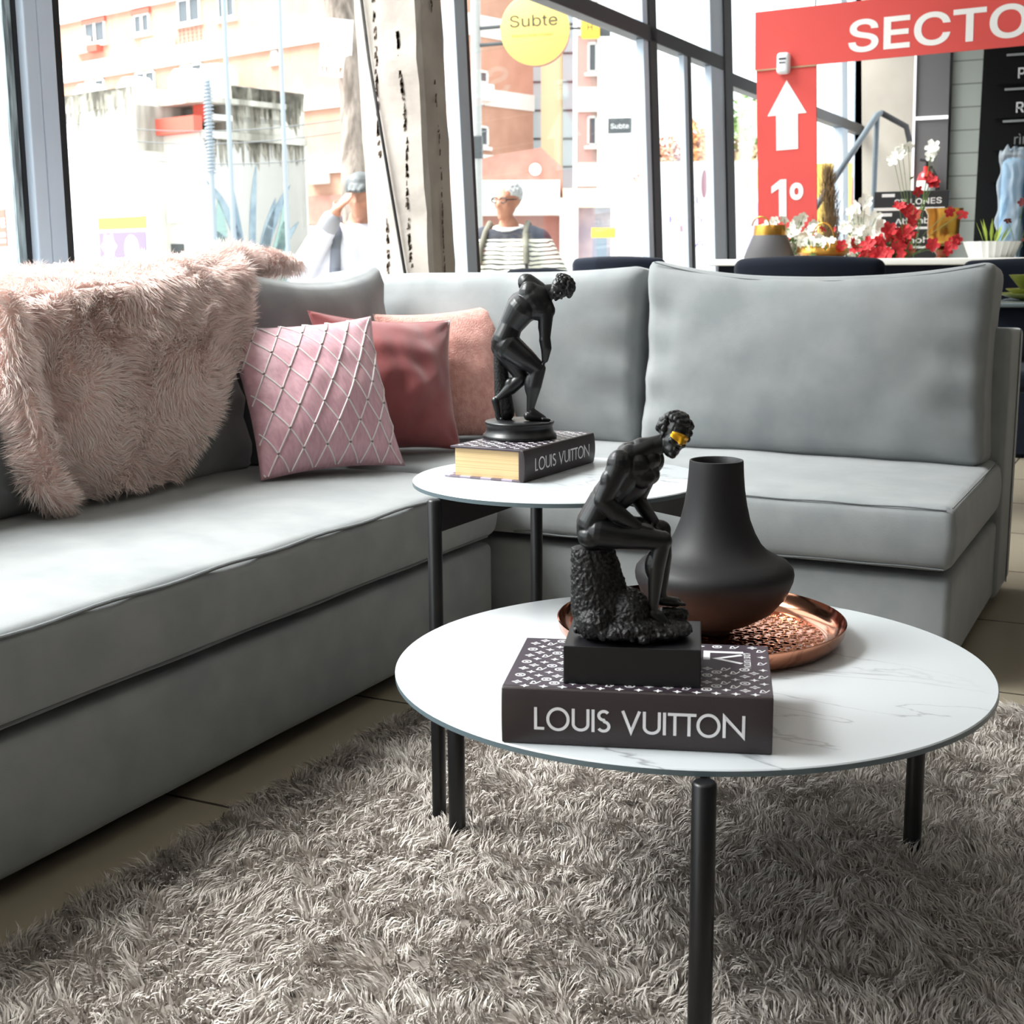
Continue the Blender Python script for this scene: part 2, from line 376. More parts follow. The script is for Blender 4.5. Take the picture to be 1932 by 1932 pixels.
mb.box(-2.70, -2.61, 4.9, 12.9, .28, .36, LEAN); mb.box(-2.70, -2.61, 4.9, 12.9, 3.45, 3.6, LEAN)
mb.build('transom', M_frame_dark, w2, bevel=.004)
MB().box(-2.667, -2.661, 5.02, 12.4, .36, 3.45, LEAN).build('glass', M_glass, w2)
# far wall: plaster pilaster, grey panel with a white strip, pale block wall
struct(MB().box(-2.7, -1.985, 12.3, 13.6, 0, 3.6, .03).build('wall_back', mat('beige_plaster', (176, 168, 158), .85, var=(158, 150, 141), vscale=1.5)))
bw = struct(bpy.data.objects.new('trim_3', None)); COL.objects.link(bw)
MB().box(-1.985, -1.74, 11.1, 11.3, 0, 3.6, .02).build('panel', mat('graphite_panel', (92, 90, 91), .6), bw)
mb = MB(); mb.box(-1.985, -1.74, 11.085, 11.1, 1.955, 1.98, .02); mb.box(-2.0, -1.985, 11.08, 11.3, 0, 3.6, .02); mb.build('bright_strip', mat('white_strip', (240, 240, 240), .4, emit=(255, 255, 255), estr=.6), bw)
M_block = mat('grey_block', (150, 155, 150), .85)
t, b = nodes(M_block); tc = t.nodes.new('ShaderNodeTexCoord'); br = t.nodes.new('ShaderNodeTexBrick'); mp = t.nodes.new('ShaderNodeMapping')
mp.inputs['Rotation'].default_value = (PI/2, 0, 0)
br.inputs['Scale'].default_value = 1; br.inputs['Brick Width'].default_value = .9; br.inputs['Row Height'].default_value = .17; br.inputs['Mortar Size'].default_value = .005
br.inputs['Color1'].default_value = srgb(158, 164, 158); br.inputs['Color2'].default_value = srgb(150, 156, 151); br.inputs['Mortar'].default_value = srgb(105, 110, 105)
t.links.new(tc.outputs['Object'], mp.inputs[0]); t.links.new(mp.outputs[0], br.inputs['Vector']); t.links.new(br.outputs['Color'], b.inputs['Base Color'])
struct(MB().box(-1.74, 6, 11.15, 11.35, 0, 3.6, .01).build('wall_far', M_block))
# ------------------------------------------------------------------ corner sofa (two sections)
def wrinkle(p, k, s): return noise.noise(Vector(p)*s)*k
def cushion_part(name, parent, dims, r, n, fn, m=M_sofa, rot=None, label=None):
    vs, fs = rbox(*dims, r, n, fn)
    if rot:
        ax, ang, piv = rot; R = Matrix.Rotation(ang, 4, ax); pv = Vector(piv); vs = [pv+(R @ (v-pv)) for v in vs]
    return MB().add(vs, fs).build(name, m, parent, smooth=80, world=True, label=label)
LEFT = thing('sofa', 'long grey velvet sofa section running along the big window on the left', 'sofa', (-1.95, 1.5, 0))
RIGHT = thing('sofa', 'shorter grey velvet sofa section across the back, in front of the dining chairs', 'sofa', (-1.35, 3.4, 0))
def plainfn(k=.004):
    def fn(p, u): return p+Vector((wrinkle(p, k, 5), wrinkle(p+Vector((3, 0, 0)), k, 5), wrinkle(p+Vector((0, 7, 0)), k, 5)))
    return fn
def seatfn(hz, puff, side=None):
    def fn(p, u):
        w = (1-u[0]**4)*(1-u[1]**4)
        if u[2] > 0: p.z += puff*w*u[2]
        p.z += wrinkle(p*1.0, .004, 6)*max(0, u[2])
        b = (1-u[2]**2)*.010
        p.x += b*(u[0] if abs(u[0]) > .9 else 0); p.y += b*(u[1] if abs(u[1]) > .9 else 0)
        return p
    return fn
cushion_part('base', LEFT, (-2.40, -1.46, .25, 2.845, .03, .238), .018, (10, 24, 4), plainfn(.002))
cushion_part('back_frame', LEFT, (-2.52, -2.30, .25, 3.9, .03, .73), .02, (6, 24, 8), plainfn(.003))
seatL = cushion_part('seat_cushion', LEFT, (-2.31, -1.452, .25, 2.84, .254, .394), .022, (24, 70, 8), seatfn(.07, .016))
def piping(parent, pts, r=.0035, name='piping'): return MB().tube(pts, r, 6).build(name, M_sofa_dark, parent, smooth=60, world=True)
def rectloop(x0, x1, y0, y1, z, n=40, wob=0.0015):
    P = []
    for k in range(n+1): P.append((x1, y0+(y1-y0)*k/n, z+wob*math.sin(k*1.3)))
    return P
piping(seatL, [(-1.4545, .3+2.5*k/60, .389+.0022*math.sin(k*.9)+.012*math.sin(PI*k/60)*0) for k in range(61)])
piping(seatL, [(-1.4545, .3+2.5*k/60, .262+.001*math.sin(k*.7)) for k in range(61)])
for fx, fy in ((-1.56, .4), (-1.56, 2.7), (-2.3, .4), (-2.3, 2.7)): MB().lathe([(.02, 0), (.026, .034)], 16, (fx, fy, 0)).build('foot', M_black, LEFT, world=True)
def backfn(puff, sag, lc=0, rc=0, axis=0):
    """puffy back cushion: axis = index of its long direction, thin direction is the other horizontal one"""
    th = 1-axis
    def fn(p, u):
        s, t, z = u[axis], u[th], u[2]
        p[th] += puff*t*(1-abs(s)**2.6)*(1-abs(z)**2.6)
        if z > 0: p.z += z*(-sag*(1-s*s)+lc*max(0, -s)**3+rc*max(0, s)**3)
        p[axis] += .010*s*(1-z*z)*(-1)*(abs(s) > .8)
        edge = max(abs(s), abs(z))
        p[th] += t*wrinkle(p+Vector((5*axis, 2, 0)), .007, 9)*(.3+edge)
        # gathers running in from the short seams
        p[th] += t*.011*math.sin(z*13+s*3+1)**3*max(0, abs(s)-.66)/.34*(1-.4*abs(z))
        return p
    return fn
# left section back cushions
cushion_part('back_cushion', LEFT, (-2.27, -2.05, .55, 2.735, .395, .845), .045, (8, 50, 16), backfn(.035, .012, .01, .02, 1), rot=('Y', -.13, (-2.05, 0, .4)))
c2 = cushion_part('back_cushion', LEFT, (-2.27, -2.045, 2.75, 3.42, .395, .885), .03, (8, 26, 18), backfn(.05, .03, .015, .02, 1), rot=('Y', -.12, (-2.05, 0, .4)), label='grey velvet back cushion nearest the corner')
# right section
cushion_part('base', RIGHT, (-2.30, -.405, 2.895, 3.9, .03, .238), .018, (24, 12, 4), plainfn(.002))
vs, fs = rbox(-2.29, -.395, 3.62, 3.9, .03, .73, .016, (24, 6, 8), lambda p, u: p+Vector((0, 0, -.012*(1+u[1])/2*(u[2] > .5))))
bf = MB().add(vs, fs).build('back_frame', M_sofa, RIGHT, smooth=80, world=True)
MB().tube([(-.392, 3.80, .04+.68*k/20) for k in range(21)], .0018, 6).build('seam', M_sofa_dark, bf, world=False)
bf.children[0].location = -RIGHT.location
seatR = cushion_part('seat_cushion', RIGHT, (-2.31, -.408, 2.875, 3.75, .254, .396), .022, (50, 24, 8), seatfn(.07, .012))
piping(seatR, [(-1.42+1.0*k/40, 2.8755, .389+.001*math.sin(k*.9)) for k in range(41)], .0018)
piping(seatR, [(-1.42+1.0*k/40, 2.876, .262+.001*math.sin(k*.9)) for k in range(41)], .0025)
piping(seatR, [(-.41, 2.89+.8*k/40, .391) for k in range(41)], .0018)
ca = cushion_part('back_cushion', RIGHT, (-2.27, -1.335, 3.46, 3.68, .398, .885), .04, (30, 8, 18), backfn(.045, .008, -.02, .012, 0), rot=('X', -.10, (0, 3.46, .4)))
cb = cushion_part('back_cushion', RIGHT, (-1.325, -.425, 3.44, 3.66, .398, .892), .035, (36, 8, 22), backfn(.05, .028, .022, .012, 0), rot=('X', -.10, (0, 3.44, .4)))
# seam line along the top of the big back cushion
def topseam(parent, x0, x1, y, z, sag, lc, rc):
    P = []
    for k in range(41):
        s = -1+2*k/40; P.append(Vector((x0+(x1-x0)*k/40, y, z-sag*(1-s*s)+lc*max(0, -s)**3+rc*max(0, s)**3)))
    piv = Vector((0, 3.44, .4)); R = Matrix.Rotation(-.10, 4, 'X'); P = [piv+(R @ (p-piv)) for p in P]
    return P
piping(cb, topseam(cb, -1.30, -.45, 3.447, .878, .028, .022, .012), .0016, 'seam')
for fx, fy in ((-.5, 2.98), (-1.3, 2.98), (-.5, 3.8), (-2.0, 3.8)): MB().lathe([(.02, 0), (.026, .034)], 16, (fx, fy, 0)).build('foot', M_black, RIGHT, world=True)

# ------------------------------------------------------------------ scatter pillows
def pillow(BL, BR, TL, TR, th, name, label, mats, seam=.03, nu=40, pinch=.07, mfun=None, wr=.004):
    BL, BR, TL, TR = map(Vector, (BL, BR, TL, TR)); c = (BL+BR+TL+TR)/4
    N = (BR-BL).cross(TL-BL).normalized()
    o = thing(name, label, 'cushion', (c.x, c.y, min(BL.z, BR.z)))
    def pt(u, v, sd):
        a, b = 2*u-1, 2*v-1
        # concave edges between pointed corners
        a2 = a*(1-pinch*(1-b*b)*a*a); b2 = b*(1-pinch*(1-a*a)*b*b)
        uu, vv = (a2+1)/2, (b2+1)/2
        P = BL*(1-uu)*(1-vv)+BR*uu*(1-vv)+TL*(1-uu)*vv+TR*uu*vv
        h = th/2*((1-a**2)**.72)*((1-b**2)**.72)
        h += wr*noise.noise(Vector((a*3, b*3, sd*5)))*(1-a*a)*(1-b*b)*3
        # creases fanning from the corners
        h += wr*math.sin(math.atan2(abs(b)-1.05, abs(a)-1.05)*9)*max(0, abs(a*b)-.35)*(1-a*a)**.5*(1-b*b)**.5*4
        return P+N*h*sd
    mb = MB()
    mb.grid(lambda u, v: pt(u, v, 1), nu, nu); mb.grid(lambda u, v: pt(1-u, v, -1), nu, nu)
    body = mb.build('cover', mats, o, smooth=75, world=True)
    bm = bmesh.new(); bm.from_mesh(body.data); bmesh.ops.remove_doubles(bm, verts=bm.verts, dist=2e-4); bm.to_mesh(body.data); bm.free()
    return o, body, pt
# diamond-patterned satin pillow
M_pat = mat('pink_satin', (222, 176, 186), .42, spec=.5, var=(206, 158, 170), vscale=160, stretch=(.35, 1, .25), bump=.5, bscale=260, bdist=.0012, sheen=.2)
M_cord = mat('white_cord', (238, 232, 232), .5)
M_stud = mat('silver_stud', (150, 140, 136), .25, metal=.9)
po, pb, ppt = pillow((-1.885, 2.505, .408), (-1.70, 2.842, .408), (-2.075, 2.632, .752), (-1.855, 2.948, .768), .18, 'throw_pillow', 'pale pink satin pillow with a white diamond lattice and tiny studs, frontmost pillow', [M_pat], pinch=.075)
def on_pillow(pt, u, v, off): 
    e = .004; p = pt(u, v, 1); n = (pt(min(1, u+e), v, 1)-pt(u-e, v, 1)).cross(pt(u, min(1, v+e), 1)-pt(u, v-e, 1)).normalized()
    return p+n*off
mb = MB(); NX, NY = 6.4, 4.1; SH = .25
def lattice(sgn):
    for k in range(-9, 18):
        seg = []
        for i in range(0, 61):
            v = .012+.976*i/60; u = (k+sgn*v*NY+SH)/NX
            if .012 < u < .988: seg.append(on_pillow(ppt, u, v, .0012))
            elif len(seg) > 1: mb.tube(seg, .0019, 5); seg = []
            else: seg = []
        if len(seg) > 1: mb.tube(seg, .0019, 5)
lattice(1); lattice(-1)
mb.build('lattice_cord', M_cord, po, smooth=60, world=True)
mb = MB()
for a in range(-6, 18):
    for b_ in range(-6, 18):
        # u*NX = a + v*NY + SH and u*NX = b - v*NY + SH
        v = (b_-a)/(2*NY); u = ((a+b_)/2+SH)/NX
        if .04 < u < .96 and .04 < v < .96: mb = MB(); mb.ell(on_pillow(ppt, u, v, .003), .003, n=8); mb.build('stud', M_stud, po, smooth=80, world=True)
M_rose = mat('dusty_rose_velvet', (150, 84, 84), .75, spec=.25, var=(132, 68, 70), vscale=9, bump=.3, bscale=300, bdist=.001, sheen=.5)
pillow((-1.905, 2.83, .412), (-1.70, 3.135, .41), (-2.02, 2.905, .783), (-1.825, 3.31, .745), .17, 'throw_pillow', 'dark dusty rose velvet pillow between the diamond pillow and the peach one', [M_rose], pinch=.10, wr=.008)
M_peach = mat('peach_boucle', (222, 168, 158), .95, spec=.1, var=(206, 148, 138), vscale=60, bump=.9, bscale=240, bdist=.004, sheen=.4)
pillow((-1.915, 3.165, .412), (-1.66, 3.42, .41), (-2.04, 3.25, .76), (-1.775, 3.505, .785), .15, 'throw_pillow', 'peach pink boucle pillow in the sofa corner behind the dark rose one', [M_peach], pinch=.08)

# ------------------------------------------------------------------ fur throw over the left back cushion
M_fur = mat('pink_fur', (236, 204, 194), .7, spec=.2, sheen=.3)
t, b = nodes(M_fur); g = t.nodes.new('ShaderNodeNewGeometry'); rp = t.nodes.new('ShaderNodeValToRGB')
rp.color_ramp.elements[0].color = srgb(246, 214, 205); rp.color_ramp.elements[1].color = srgb(255, 246, 242)
t.links.new(g.outputs['Random Per Island'], rp.inputs[0]); t.links.new(rp.outputs[0], b.inputs['Base Color'])
M_hide = mat('pink_fur_backing', (236, 200, 190), .9)
THROW = thing('throw_blanket', 'blush pink long-fur throw draped over the left sofa back', 'blanket', (-2.03, 2.35, .4))
def backx(z):                      # front face of the leaning back cushion
    return -2.012-.13*(z-.4)+.03*math.sin(PI*min(1, max(0, (z-.4)/.5)))
low = [(1.90, .40), (2.0, .386), (2.10, .368), (2.17, .373), (2.30, .377), (2.40, .39), (2.47, .43), (2.54, .489), (2.625, .57), (2.672, .65), (2.71, .71), (2.745, .77)]
def zlow(y):
    for (a, za), (b_, zb_) in zip(low, low[1:]):
        if y <= b_: return za+(zb_-za)*(y-a)/(b_-a)
    return low[-1][1]
def reproj(x, y, z):
    k = x/-2.08; return Vector((x, y*k, .9+(z-.9)*k))
def throw_pt(u, v):
    # v 0..0.72 down the front, 0.72..1 over the top and behind
    yb = 2.745-1.0*0; v2 = v/.72
    if v <= .72:
        z0 = .838+.05*u
        yl = 1.975+.045*min(1, v2*1.0)*1.0
        yy = yl+(2.75-yl)*u
        z = z0-(z0-max(zlow(yy), .41))*v2
        x = backx(z)+.012+.010*math.sin(yy*19+z*6)+.012*noise.noise(Vector((yy*6, z*6, 1)))
        return reproj(x, yy, z)
    w = (v-.72)/.28; yy = 1.975+(2.75-1.975)*u; x = backx(.87)+.012; b0 = reproj(x+.010*math.sin(yy*19+5), yy, .838+.05*u)
    return b0+Vector((-.26*w, .30*w*max(0, u-.6), .03*math.sin(PI*w)))
mb = MB(); mb.grid(lambda u, v: throw_pt(u, v), 70, 80)
# rolled left edge
roll = [(1.955, .845), (1.965, .80), (1.975, .75), (1.985, .68), (2.005, .60), (2.02, .52), (2.04, .455), (2.065, .425), (2.10, .415)]
mb.tube([reproj(backx(z)+.035, y, z) for y, z in roll], [.026, .028, .03, .03, .03, .03, .03, .028, .02], 12)
# the end that trails along the top towards the corner
mb.tube([(-2.10, 2.50, .875), (-2.17, 2.74, .90), (-2.22, 2.93, .905), (-2.24, 3.08, .903), (-2.23, 3.18, .90)], [.03, .034, .032, .026, .012], 12)
hide = mb.build('hide', M_hide, THROW, smooth=80, world=True)
# strands, sampled on the hide
me = hide.data; me.calc_loop_triangles(); off = np.array(THROW.location)
co = np.array([v.co[:] for v in me.vertices]); tri = np.array([l.vertices[:] for l in me.loop_triangles]); tn = np.array([l.normal[:] for l in me.loop_triangles])
ar = np.array([l.area for l in me.loop_triangles]); NF = 95000
ti = np.random.choice(len(tri), NF, p=ar/ar.sum()); r1 = np.random.rand(NF); r2_ = np.random.rand(NF); fl = r1+r2_ > 1; r1[fl] = 1-r1[fl]; r2_[fl] = 1-r2_[fl]
P = co[tri[ti, 0]]*(1-r1-r2_)[:, None]+co[tri[ti, 1]]*r1[:, None]+co[tri[ti, 2]]*r2_[:, None]
Nn = tn[ti].copy(); c0 = np.array([0, 0, .3]); 
flip = (Nn[:, 0] < -.2) & (ti < 70*80*2); Nn[flip] *= -1
down = np.array([.1, 0, -1.]); tuft = vnoise(P, 16, 3)+.8*vnoise(P, 45, 4)
tuft -= Nn*np.minimum(0, (tuft*Nn).sum(1))[:, None]
Nn[(Nn[:, 2] < -.3) & (ti < 70*80*2) & (P[:, 2]+off[2] > .86)] *= -1
D1 = nrm(Nn*1.0+down*.35+tuft*.55+np.random.normal(size=P.shape)*.22)
D2 = nrm(Nn*.45+down*.9+tuft*.9+np.random.normal(size=P.shape)*.35)
V, T = blades(P, D1, D2, np.random.uniform(.022, .042, NF), np.random.uniform(.0010, .0019, NF))
fo = fast_mesh('fur', V, T, M_fur, THROW); fo['kind'] = 'stuff'

# ------------------------------------------------------------------ shag rug
RUG = thing('rug', 'thick taupe grey shag rug under the coffee tables', 'rug', (.2, 1.4, 0))
M_pile = mat('taupe_pile', (184, 176, 168), .75, spec=.25, sheen=.2)
t, b = nodes(M_pile); g = t.nodes.new('ShaderNodeNewGeometry'); rp = t.nodes.new('ShaderNodeValToRGB')
rp.color_ramp.elements[0].color = srgb(156, 147, 140); rp.color_ramp.elements[1].color = srgb(210, 203, 196)
t.links.new(g.outputs['Random Per Island'], rp.inputs[0]); t.links.new(rp.outputs[0], b.inputs['Base Color'])
RX0, RX1, RY0, RY1 = -1.355, 1.7, .2, 2.80
MB().box(RX0, RX1, RY0, RY1, .001, .008).build('backing', mat('rug_backing', (120, 112, 106), .95), RUG, world=True)
NR = 330000
P = np.stack([np.random.uniform(RX0, RX1, NR), np.random.uniform(RY0, RY1, NR), np.full(NR, .008)], 1)
# keep only the part this side of the camera can reach
keep = (P[:, 1] > .55-.5*P[:, 0]*0) & (P[:, 0] < .35+.55*(P[:, 1]-.6)+.5)
P = P[keep]; NR = len(P)
tuft = .7*vnoise(P, 9, 11)+1.0*vnoise(P, 34, 12)+1.1*vnoise(P, 95, 13)
up = np.array([[0, 0, 1.]])
h = tuft.copy(); h[:, 2] = 0
D1 = nrm(up*1.0+h*.30+np.random.normal(size=P.shape)*.22); D2 = nrm(up*.55+h*.75+np.random.normal(size=P.shape)*.3); D2[:, 2] = np.abs(D2[:, 2])*.8+.05
V, T = blades(P, D1, nrm(D2), np.random.uniform(.018, .032, NR), np.random.uniform(.0018, .0034, NR))
V = V-np.array(RUG.location)
pile = fast_mesh('pile', V, T, M_pile, RUG); pile['kind'] = 'stuff'
# ------------------------------------------------------------------ marble tables
M_edge = mat('grey_glass_edge', (92, 106, 112), .3)
def marble_table(label, c, R, h, angs, lr):
    T_ = thing('coffee_table', label, 'table', (c[0], c[1], 0))
    th = .008
    mb = MB(); mb.lathe([(R-.0015, h), (R, h-.0015), (R, h-.0016)], 128); mb.mi = 1; mb.lathe([(R, h-.0016), (R, h-th), (R-.0005, h-th)], 128)
    mb.build('tabletop', [M_marble, M_edge], T_, smooth=40)
    for a in angs:
        cx, cy = (R+lr*.75)*math.cos(a), (R+lr*.75)*math.sin(a)
        MB().lathe([(lr*.8, 0), (lr*.85, .012), (lr, .014), (lr, h-.012), (lr-.002, h-.0095), (lr-.004, h-.009)], 24, (cx, cy, .0)).build('leg', M_black, T_, smooth=40)
        # tapered rail from the leg to the hub
        d = Vector((math.cos(a), math.sin(a), 0)); n = Vector((-d.y, d.x, 0))*.004; z1 = h-th-.001
        A = d*(R-.002); B = d*.02
        vs = []
        for s in (-1, 1): vs += [A+n*s+Vector((0, 0, z1)), A+n*s+Vector((0, 0, z1-.052)), B+n*s+Vector((0, 0, z1-.016)), B+n*s+Vector((0, 0, z1))]
        MB().add(vs, [(0, 1, 2, 3), (7, 6, 5, 4), (0, 4, 5, 1), (1, 5, 6, 2), (2, 6, 7, 3), (3, 7, 4, 0)]).build('rail', M_black, T_)
    return T_
rad = math.radians
marble_table('low round white marble coffee table in front, holding the tray and vase', (-.577, 1.706), .400, .361, (rad(-68.7), rad(51.5), rad(170)), .0135)
marble_table('taller smaller round white marble side table behind, by the sofa corner', (-.925, 2.046), .245, .545, (rad(-116), rad(7), rad(124)), .0115)

# ------------------------------------------------------------------ hammered copper tray
M_copper = mat('copper', (204, 140, 112), .12, metal=1, bump=0)
TR = thing('tray', 'hammered copper tray under the black vase', 'tray', (-.605, 1.836, .3612))
RT = .208
prof = [(0, .0), (RT-.03, .0), (RT-.012, .004), (RT-.003, .016), (RT, .030), (RT-.002, .031), (RT-.006, .018), (RT-.016, .0075), (RT-.032, .0035)]
MB().lathe(prof, 96).build('rim', M_copper, TR, smooth=50)
def hammered(u, v):
    r = (RT-.031)*v; a = 2*PI*u; x, y = r*math.cos(a), r*math.sin(a)
    # dimples on a jittered hexagonal layout
    g = .0125; best = 9
    j0 = round(y/(g*.87))
    for j in (j0-1, j0, j0+1):
        o = .5*(j % 2); i0 = round(x/g-o)
        for i in (i0-1, i0, i0+1):
            cx = (i+o+.18*math.sin(i*12.9+j*78.2))*g; cy = (j+.18*math.sin(i*39.3+j*11.1))*g*.87
            best = min(best, math.hypot(x-cx, y-cy))
    return (x, y, 0.0052-.0042*max(0, 1-(best/.0062)**2))
MB().grid(hammered, 520, 90).build('hammered_plate', M_copper, TR, smooth=70)

# ------------------------------------------------------------------ matte black vase
VA = thing('vase', 'matte black vase with a wide saucer belly and flared neck on the copper tray', 'vase', (-.590, 1.850, .3655))
ctl = [(.0, .0), (.020, .0), (.026, .002), (.030, .008), (.055, .018), (.085, .036), (.104, .058), (.1135, .082), (.1145, .090), (.113, .098), (.106, .106), (.092, .1135), (.078, .121), (.067, .132), (.058, .148), (.050, .168), (.045, .190), (.0415, .212), (.0395, .234), (.0385, .252), (.0380, .2545), (.0362, .2550), (.0345, .2535), (.034, .235), (.036, .20), (.045, .17), (.06, .14), (.0, .12)]
MB().lathe(ctl, 72).build('body', mat('matte_black_ceramic', (30, 29, 31), .55, spec=.35, bump=.15, bscale=200, bdist=.0006), VA, smooth=60)

# ------------------------------------------------------------------ books
M_spine = mat('brown_black_leatherette', (54, 46, 48), .42, spec=.45, bump=.35, bscale=520, bdist=.0006)
M_cover = mat('monogram_cover', (62, 52, 62), .4, spec=.5)
M_white = mat('white_print', (236, 234, 238), .5)
M_pages = mat('cream_pages', (236, 206, 158), .8, var=(200, 166, 118), vscale=40, stretch=(.02, .02, 12))
M_check = mat('checker_board', (120, 108, 122), .5)
t, b = nodes(M_check); tc = t.nodes.new('ShaderNodeTexCoord'); ch = t.nodes.new('ShaderNodeTexChecker'); ch.inputs['Scale'].default_value = 50
ch.inputs['Color1'].default_value = srgb(172, 160, 178); ch.inputs['Color2'].default_value = srgb(96, 82, 92)
t.links.new(tc.outputs['Object'], ch.inputs['Vector']); t.links.new(ch.outputs['Color'], b.inputs['Base Color'])
def stroke(mb, pts, w, F):
    """ribbon of width w along pts; F maps 2d -> 3d"""
    pts = [Vector(p) for p in pts]; Lp = []; Rp = []
    closed = (pts[0]-pts[-1]).length < 1e-6
    for i, p in enumerate(pts):
        a = pts[i-1] if i > 0 else (pts[-2] if closed else None); c = pts[i+1] if i < len(pts)-1 else (pts[1] if closed else None)
        t1 = (p-a).normalized() if a is not None else None; t2 = (c-p).normalized() if c is not None else None
        if t1 is None: t1 = t2
        if t2 is None: t2 = t1
        n1 = Vector((-t1.y, t1.x)); n2 = Vector((-t2.y, t2.x)); m = (n1+n2); m.normalize()
        k = w/2/max(.35, m.dot(n1)); Lp.append(p+m*k); Rp.append(p-m*k)
    n = len(pts); mb.add([F(q) for q in Lp+Rp], [(i, n+i, n+i+1, i+1) for i in range(n-1)])
def arc(cx, cy, rx, ry, a0, a1, n=28): return [(cx+rx*math.cos(rad(a0+(a1-a0)*i/n)), cy+ry*math.sin(rad(a0+(a1-a0)*i/n))) for i in range(n+1)]
def geo_text(mb, txt, F0, h, width):
    """geometric capitals, circular O"""
    W = .13; h2 = W/2; G = {}
    G['L'] = (.46, [[(h2, 1), (h2, h2), (.46, h2)]])
    G['O'] = (1.06, [arc(.53, .5, .465, .465, 0, 360, 48)])
    G['U'] = (.80, [[(h2, 1)]+arc(.40, .335, .335, .27, 180, 360)+[(.735, 1)]])
    G['I'] = (.13, [[(h2, 0), (h2, 1)]])
    G['S'] = (.62, [arc(.32, .745, .225, .19, 35, 270, 24)+arc(.31, .275, .245, .21, 90, -150, 24)[1:]])
    G['V'] = (.86, [[(.05, 1), (.43, .08), (.81, 1)]])
    G['T'] = (.60, [[(-.02, 1-h2), (.62, 1-h2)], [(.30, 1-h2), (.30, 0)]])
    G['N'] = (.98, [[(h2, 0), (h2, 1-.07), (.915, .07), (.915, 1)]])
    G[' '] = (.30, [])
    x = 0; items = []
    for ch_ in txt:
        w_, st = G[ch_]
        for s_ in st: items.append([(p[0]+x, p[1]) for p in s_])
        x += w_+(.03 if ch_ == 'T' else .10)
    k = width/(x-.1)
    for s_ in items: stroke(mb, [(p[0]*k, p[1]*h) for p in s_], W*h, F0)
def star(r, q, n=4, a0=0): return [((r if i % 2 == 0 else q)*math.cos(a0+PI*i/n), (r if i % 2 == 0 else q)*math.sin(a0+PI*i/n)) for i in range(2*n)]
def motif(mb, kind, x, y, s, F):
    f = lambda p: F((x+p[0], y+p[1]))
    if kind == 0: mb.poly([f(p) for p in star(s*.7, s*.27)])
    elif kind == 1:      # concave diamond holding a flower
        o = star(s*.8, s*.42); i_ = star(s*.5, s*.26); n = len(o)
        mb.add([f(p) for p in o+i_], [(k, (k+1) % n, n+(k+1) % n, n+k) for k in range(n)]); mb.poly([f(p) for p in star(s*.2, s*.12)])
    elif kind == 2:      # ring holding a flower
        o = arc(0, 0, s*.72, s*.72, 0, 360, 20)[:-1]; i_ = arc(0, 0, s*.5, s*.5, 0, 360, 20)[:-1]; n = 20
        mb.add([f(p) for p in o+i_], [(k, (k+1) % n, n+(k+1) % n, n+k) for k in range(n)]); mb.poly([f(p) for p in star(s*.38, s*.16, 4, PI/4)])
    else:                # interlocked initials
        stroke(mb, [(x-s*.42, y+s*.55), (x-s*.62, y-s*.6), (x+s*.1, y-s*.6)], s*.2, F)
        stroke(mb, [(x-s*.3, y+s*.6), (x+s*.15, y-s*.35), (x+s*.62, y+s*.6)], s*.17, F)
def book(label, o, ang, W, Dp, H, fan=False):
    """spine along local x at y = 0, pages run back along +y"""
    B = thing('book', label, 'book', o, ang)
    bd = .0035
    mb = MB(); mb.box(0, W, .004, Dp, H-bd, H); mb.build('front_board', M_cover, B, bevel=.0008)
    mb = MB(); mb.box(0, W, .004, Dp+.012*fan, 0, bd); mb.build('back_board', M_check if fan else M_cover, B, bevel=.0008)
    mb = MB(); vs, fs = rbox(0, W, -.002, .008, 0, H, .002, (14, 2, 8), lambda p, u: p+Vector((0, -.0035*(1-u[2]**2)*(u[1] < 0), 0))); mb.add(vs, fs).build('spine', M_spine, B, smooth=60)
    MB().box(.006, W-.006, .008, Dp-.006, bd, H-bd).build('page_block', M_pages, B)
    # title across the spine
    mb = MB(); geo_text(mb, 'LOUIS VUITTON', lambda p: Vector((W*.125+p[0], -.0062+.0022*((p[1]+H*.30)/H*2-1)**2, H*.285+p[1])), H*.40, W*.775); mb.build('spine_title', M_white, B)
    # monogram over the cover, running over the top of the spine
    mb = MB(); pit = .0215; nx = int(W/pit*2); ny = int(Dp/(pit*.5))
    F = lambda p: Vector((p[0], p[1], H+.0003))
    cw = .032
    for j in range(0, ny):
        for i in range(0, nx+1):
            x = i*pit/2+.004; y = .006+j*pit*.62
            if (i+j) % 2 or x > W-.004 or y > Dp-.006 or x < .006: continue
            if W*.62 < x < W*.97 and Dp*.50 < y < Dp*.90: continue
            k = (0, 2, 0, 3, 0, 1)[(i+3*(j//2)) % 6] if j % 2 == 0 else (0, 1, 3, 2)[(i//2+j) % 4]
            motif(mb, k, x, y, .0085, F)
    if True:
        # big initials and the small name on the cover panel
        Fb = lambda p: Vector((W*.78+p[1], Dp*.72-p[0], H+.0003))
        stroke(mb, [(-.022, .036), (-.022, -.008), (.012, -.008)], .008, Fb); stroke(mb, [(-.012, .034), (.006, .004), (.024, .034)], .006, Fb)
        Fc = lambda p: Vector((W*.90+p[1], Dp*.52+.062-p[0], H+.0003))
        geo_text(mb, 'LOUIS VUITTON', Fc, .008, .062)
    mb.build('monogram_print', M_white, B)
    return B
a1 = math.atan2(.092, .290)
book('large dark monogram book on the low front table, under the seated statue', (-.667, 1.317, .3612), a1, .303, .205, .066)
a2 = math.atan2(.272, .014)
book('dark monogram book on the taller side table, cream page edges showing, under the bending statue', (-.955, 1.967, .5452), a2, .262, .138, .0535, True)
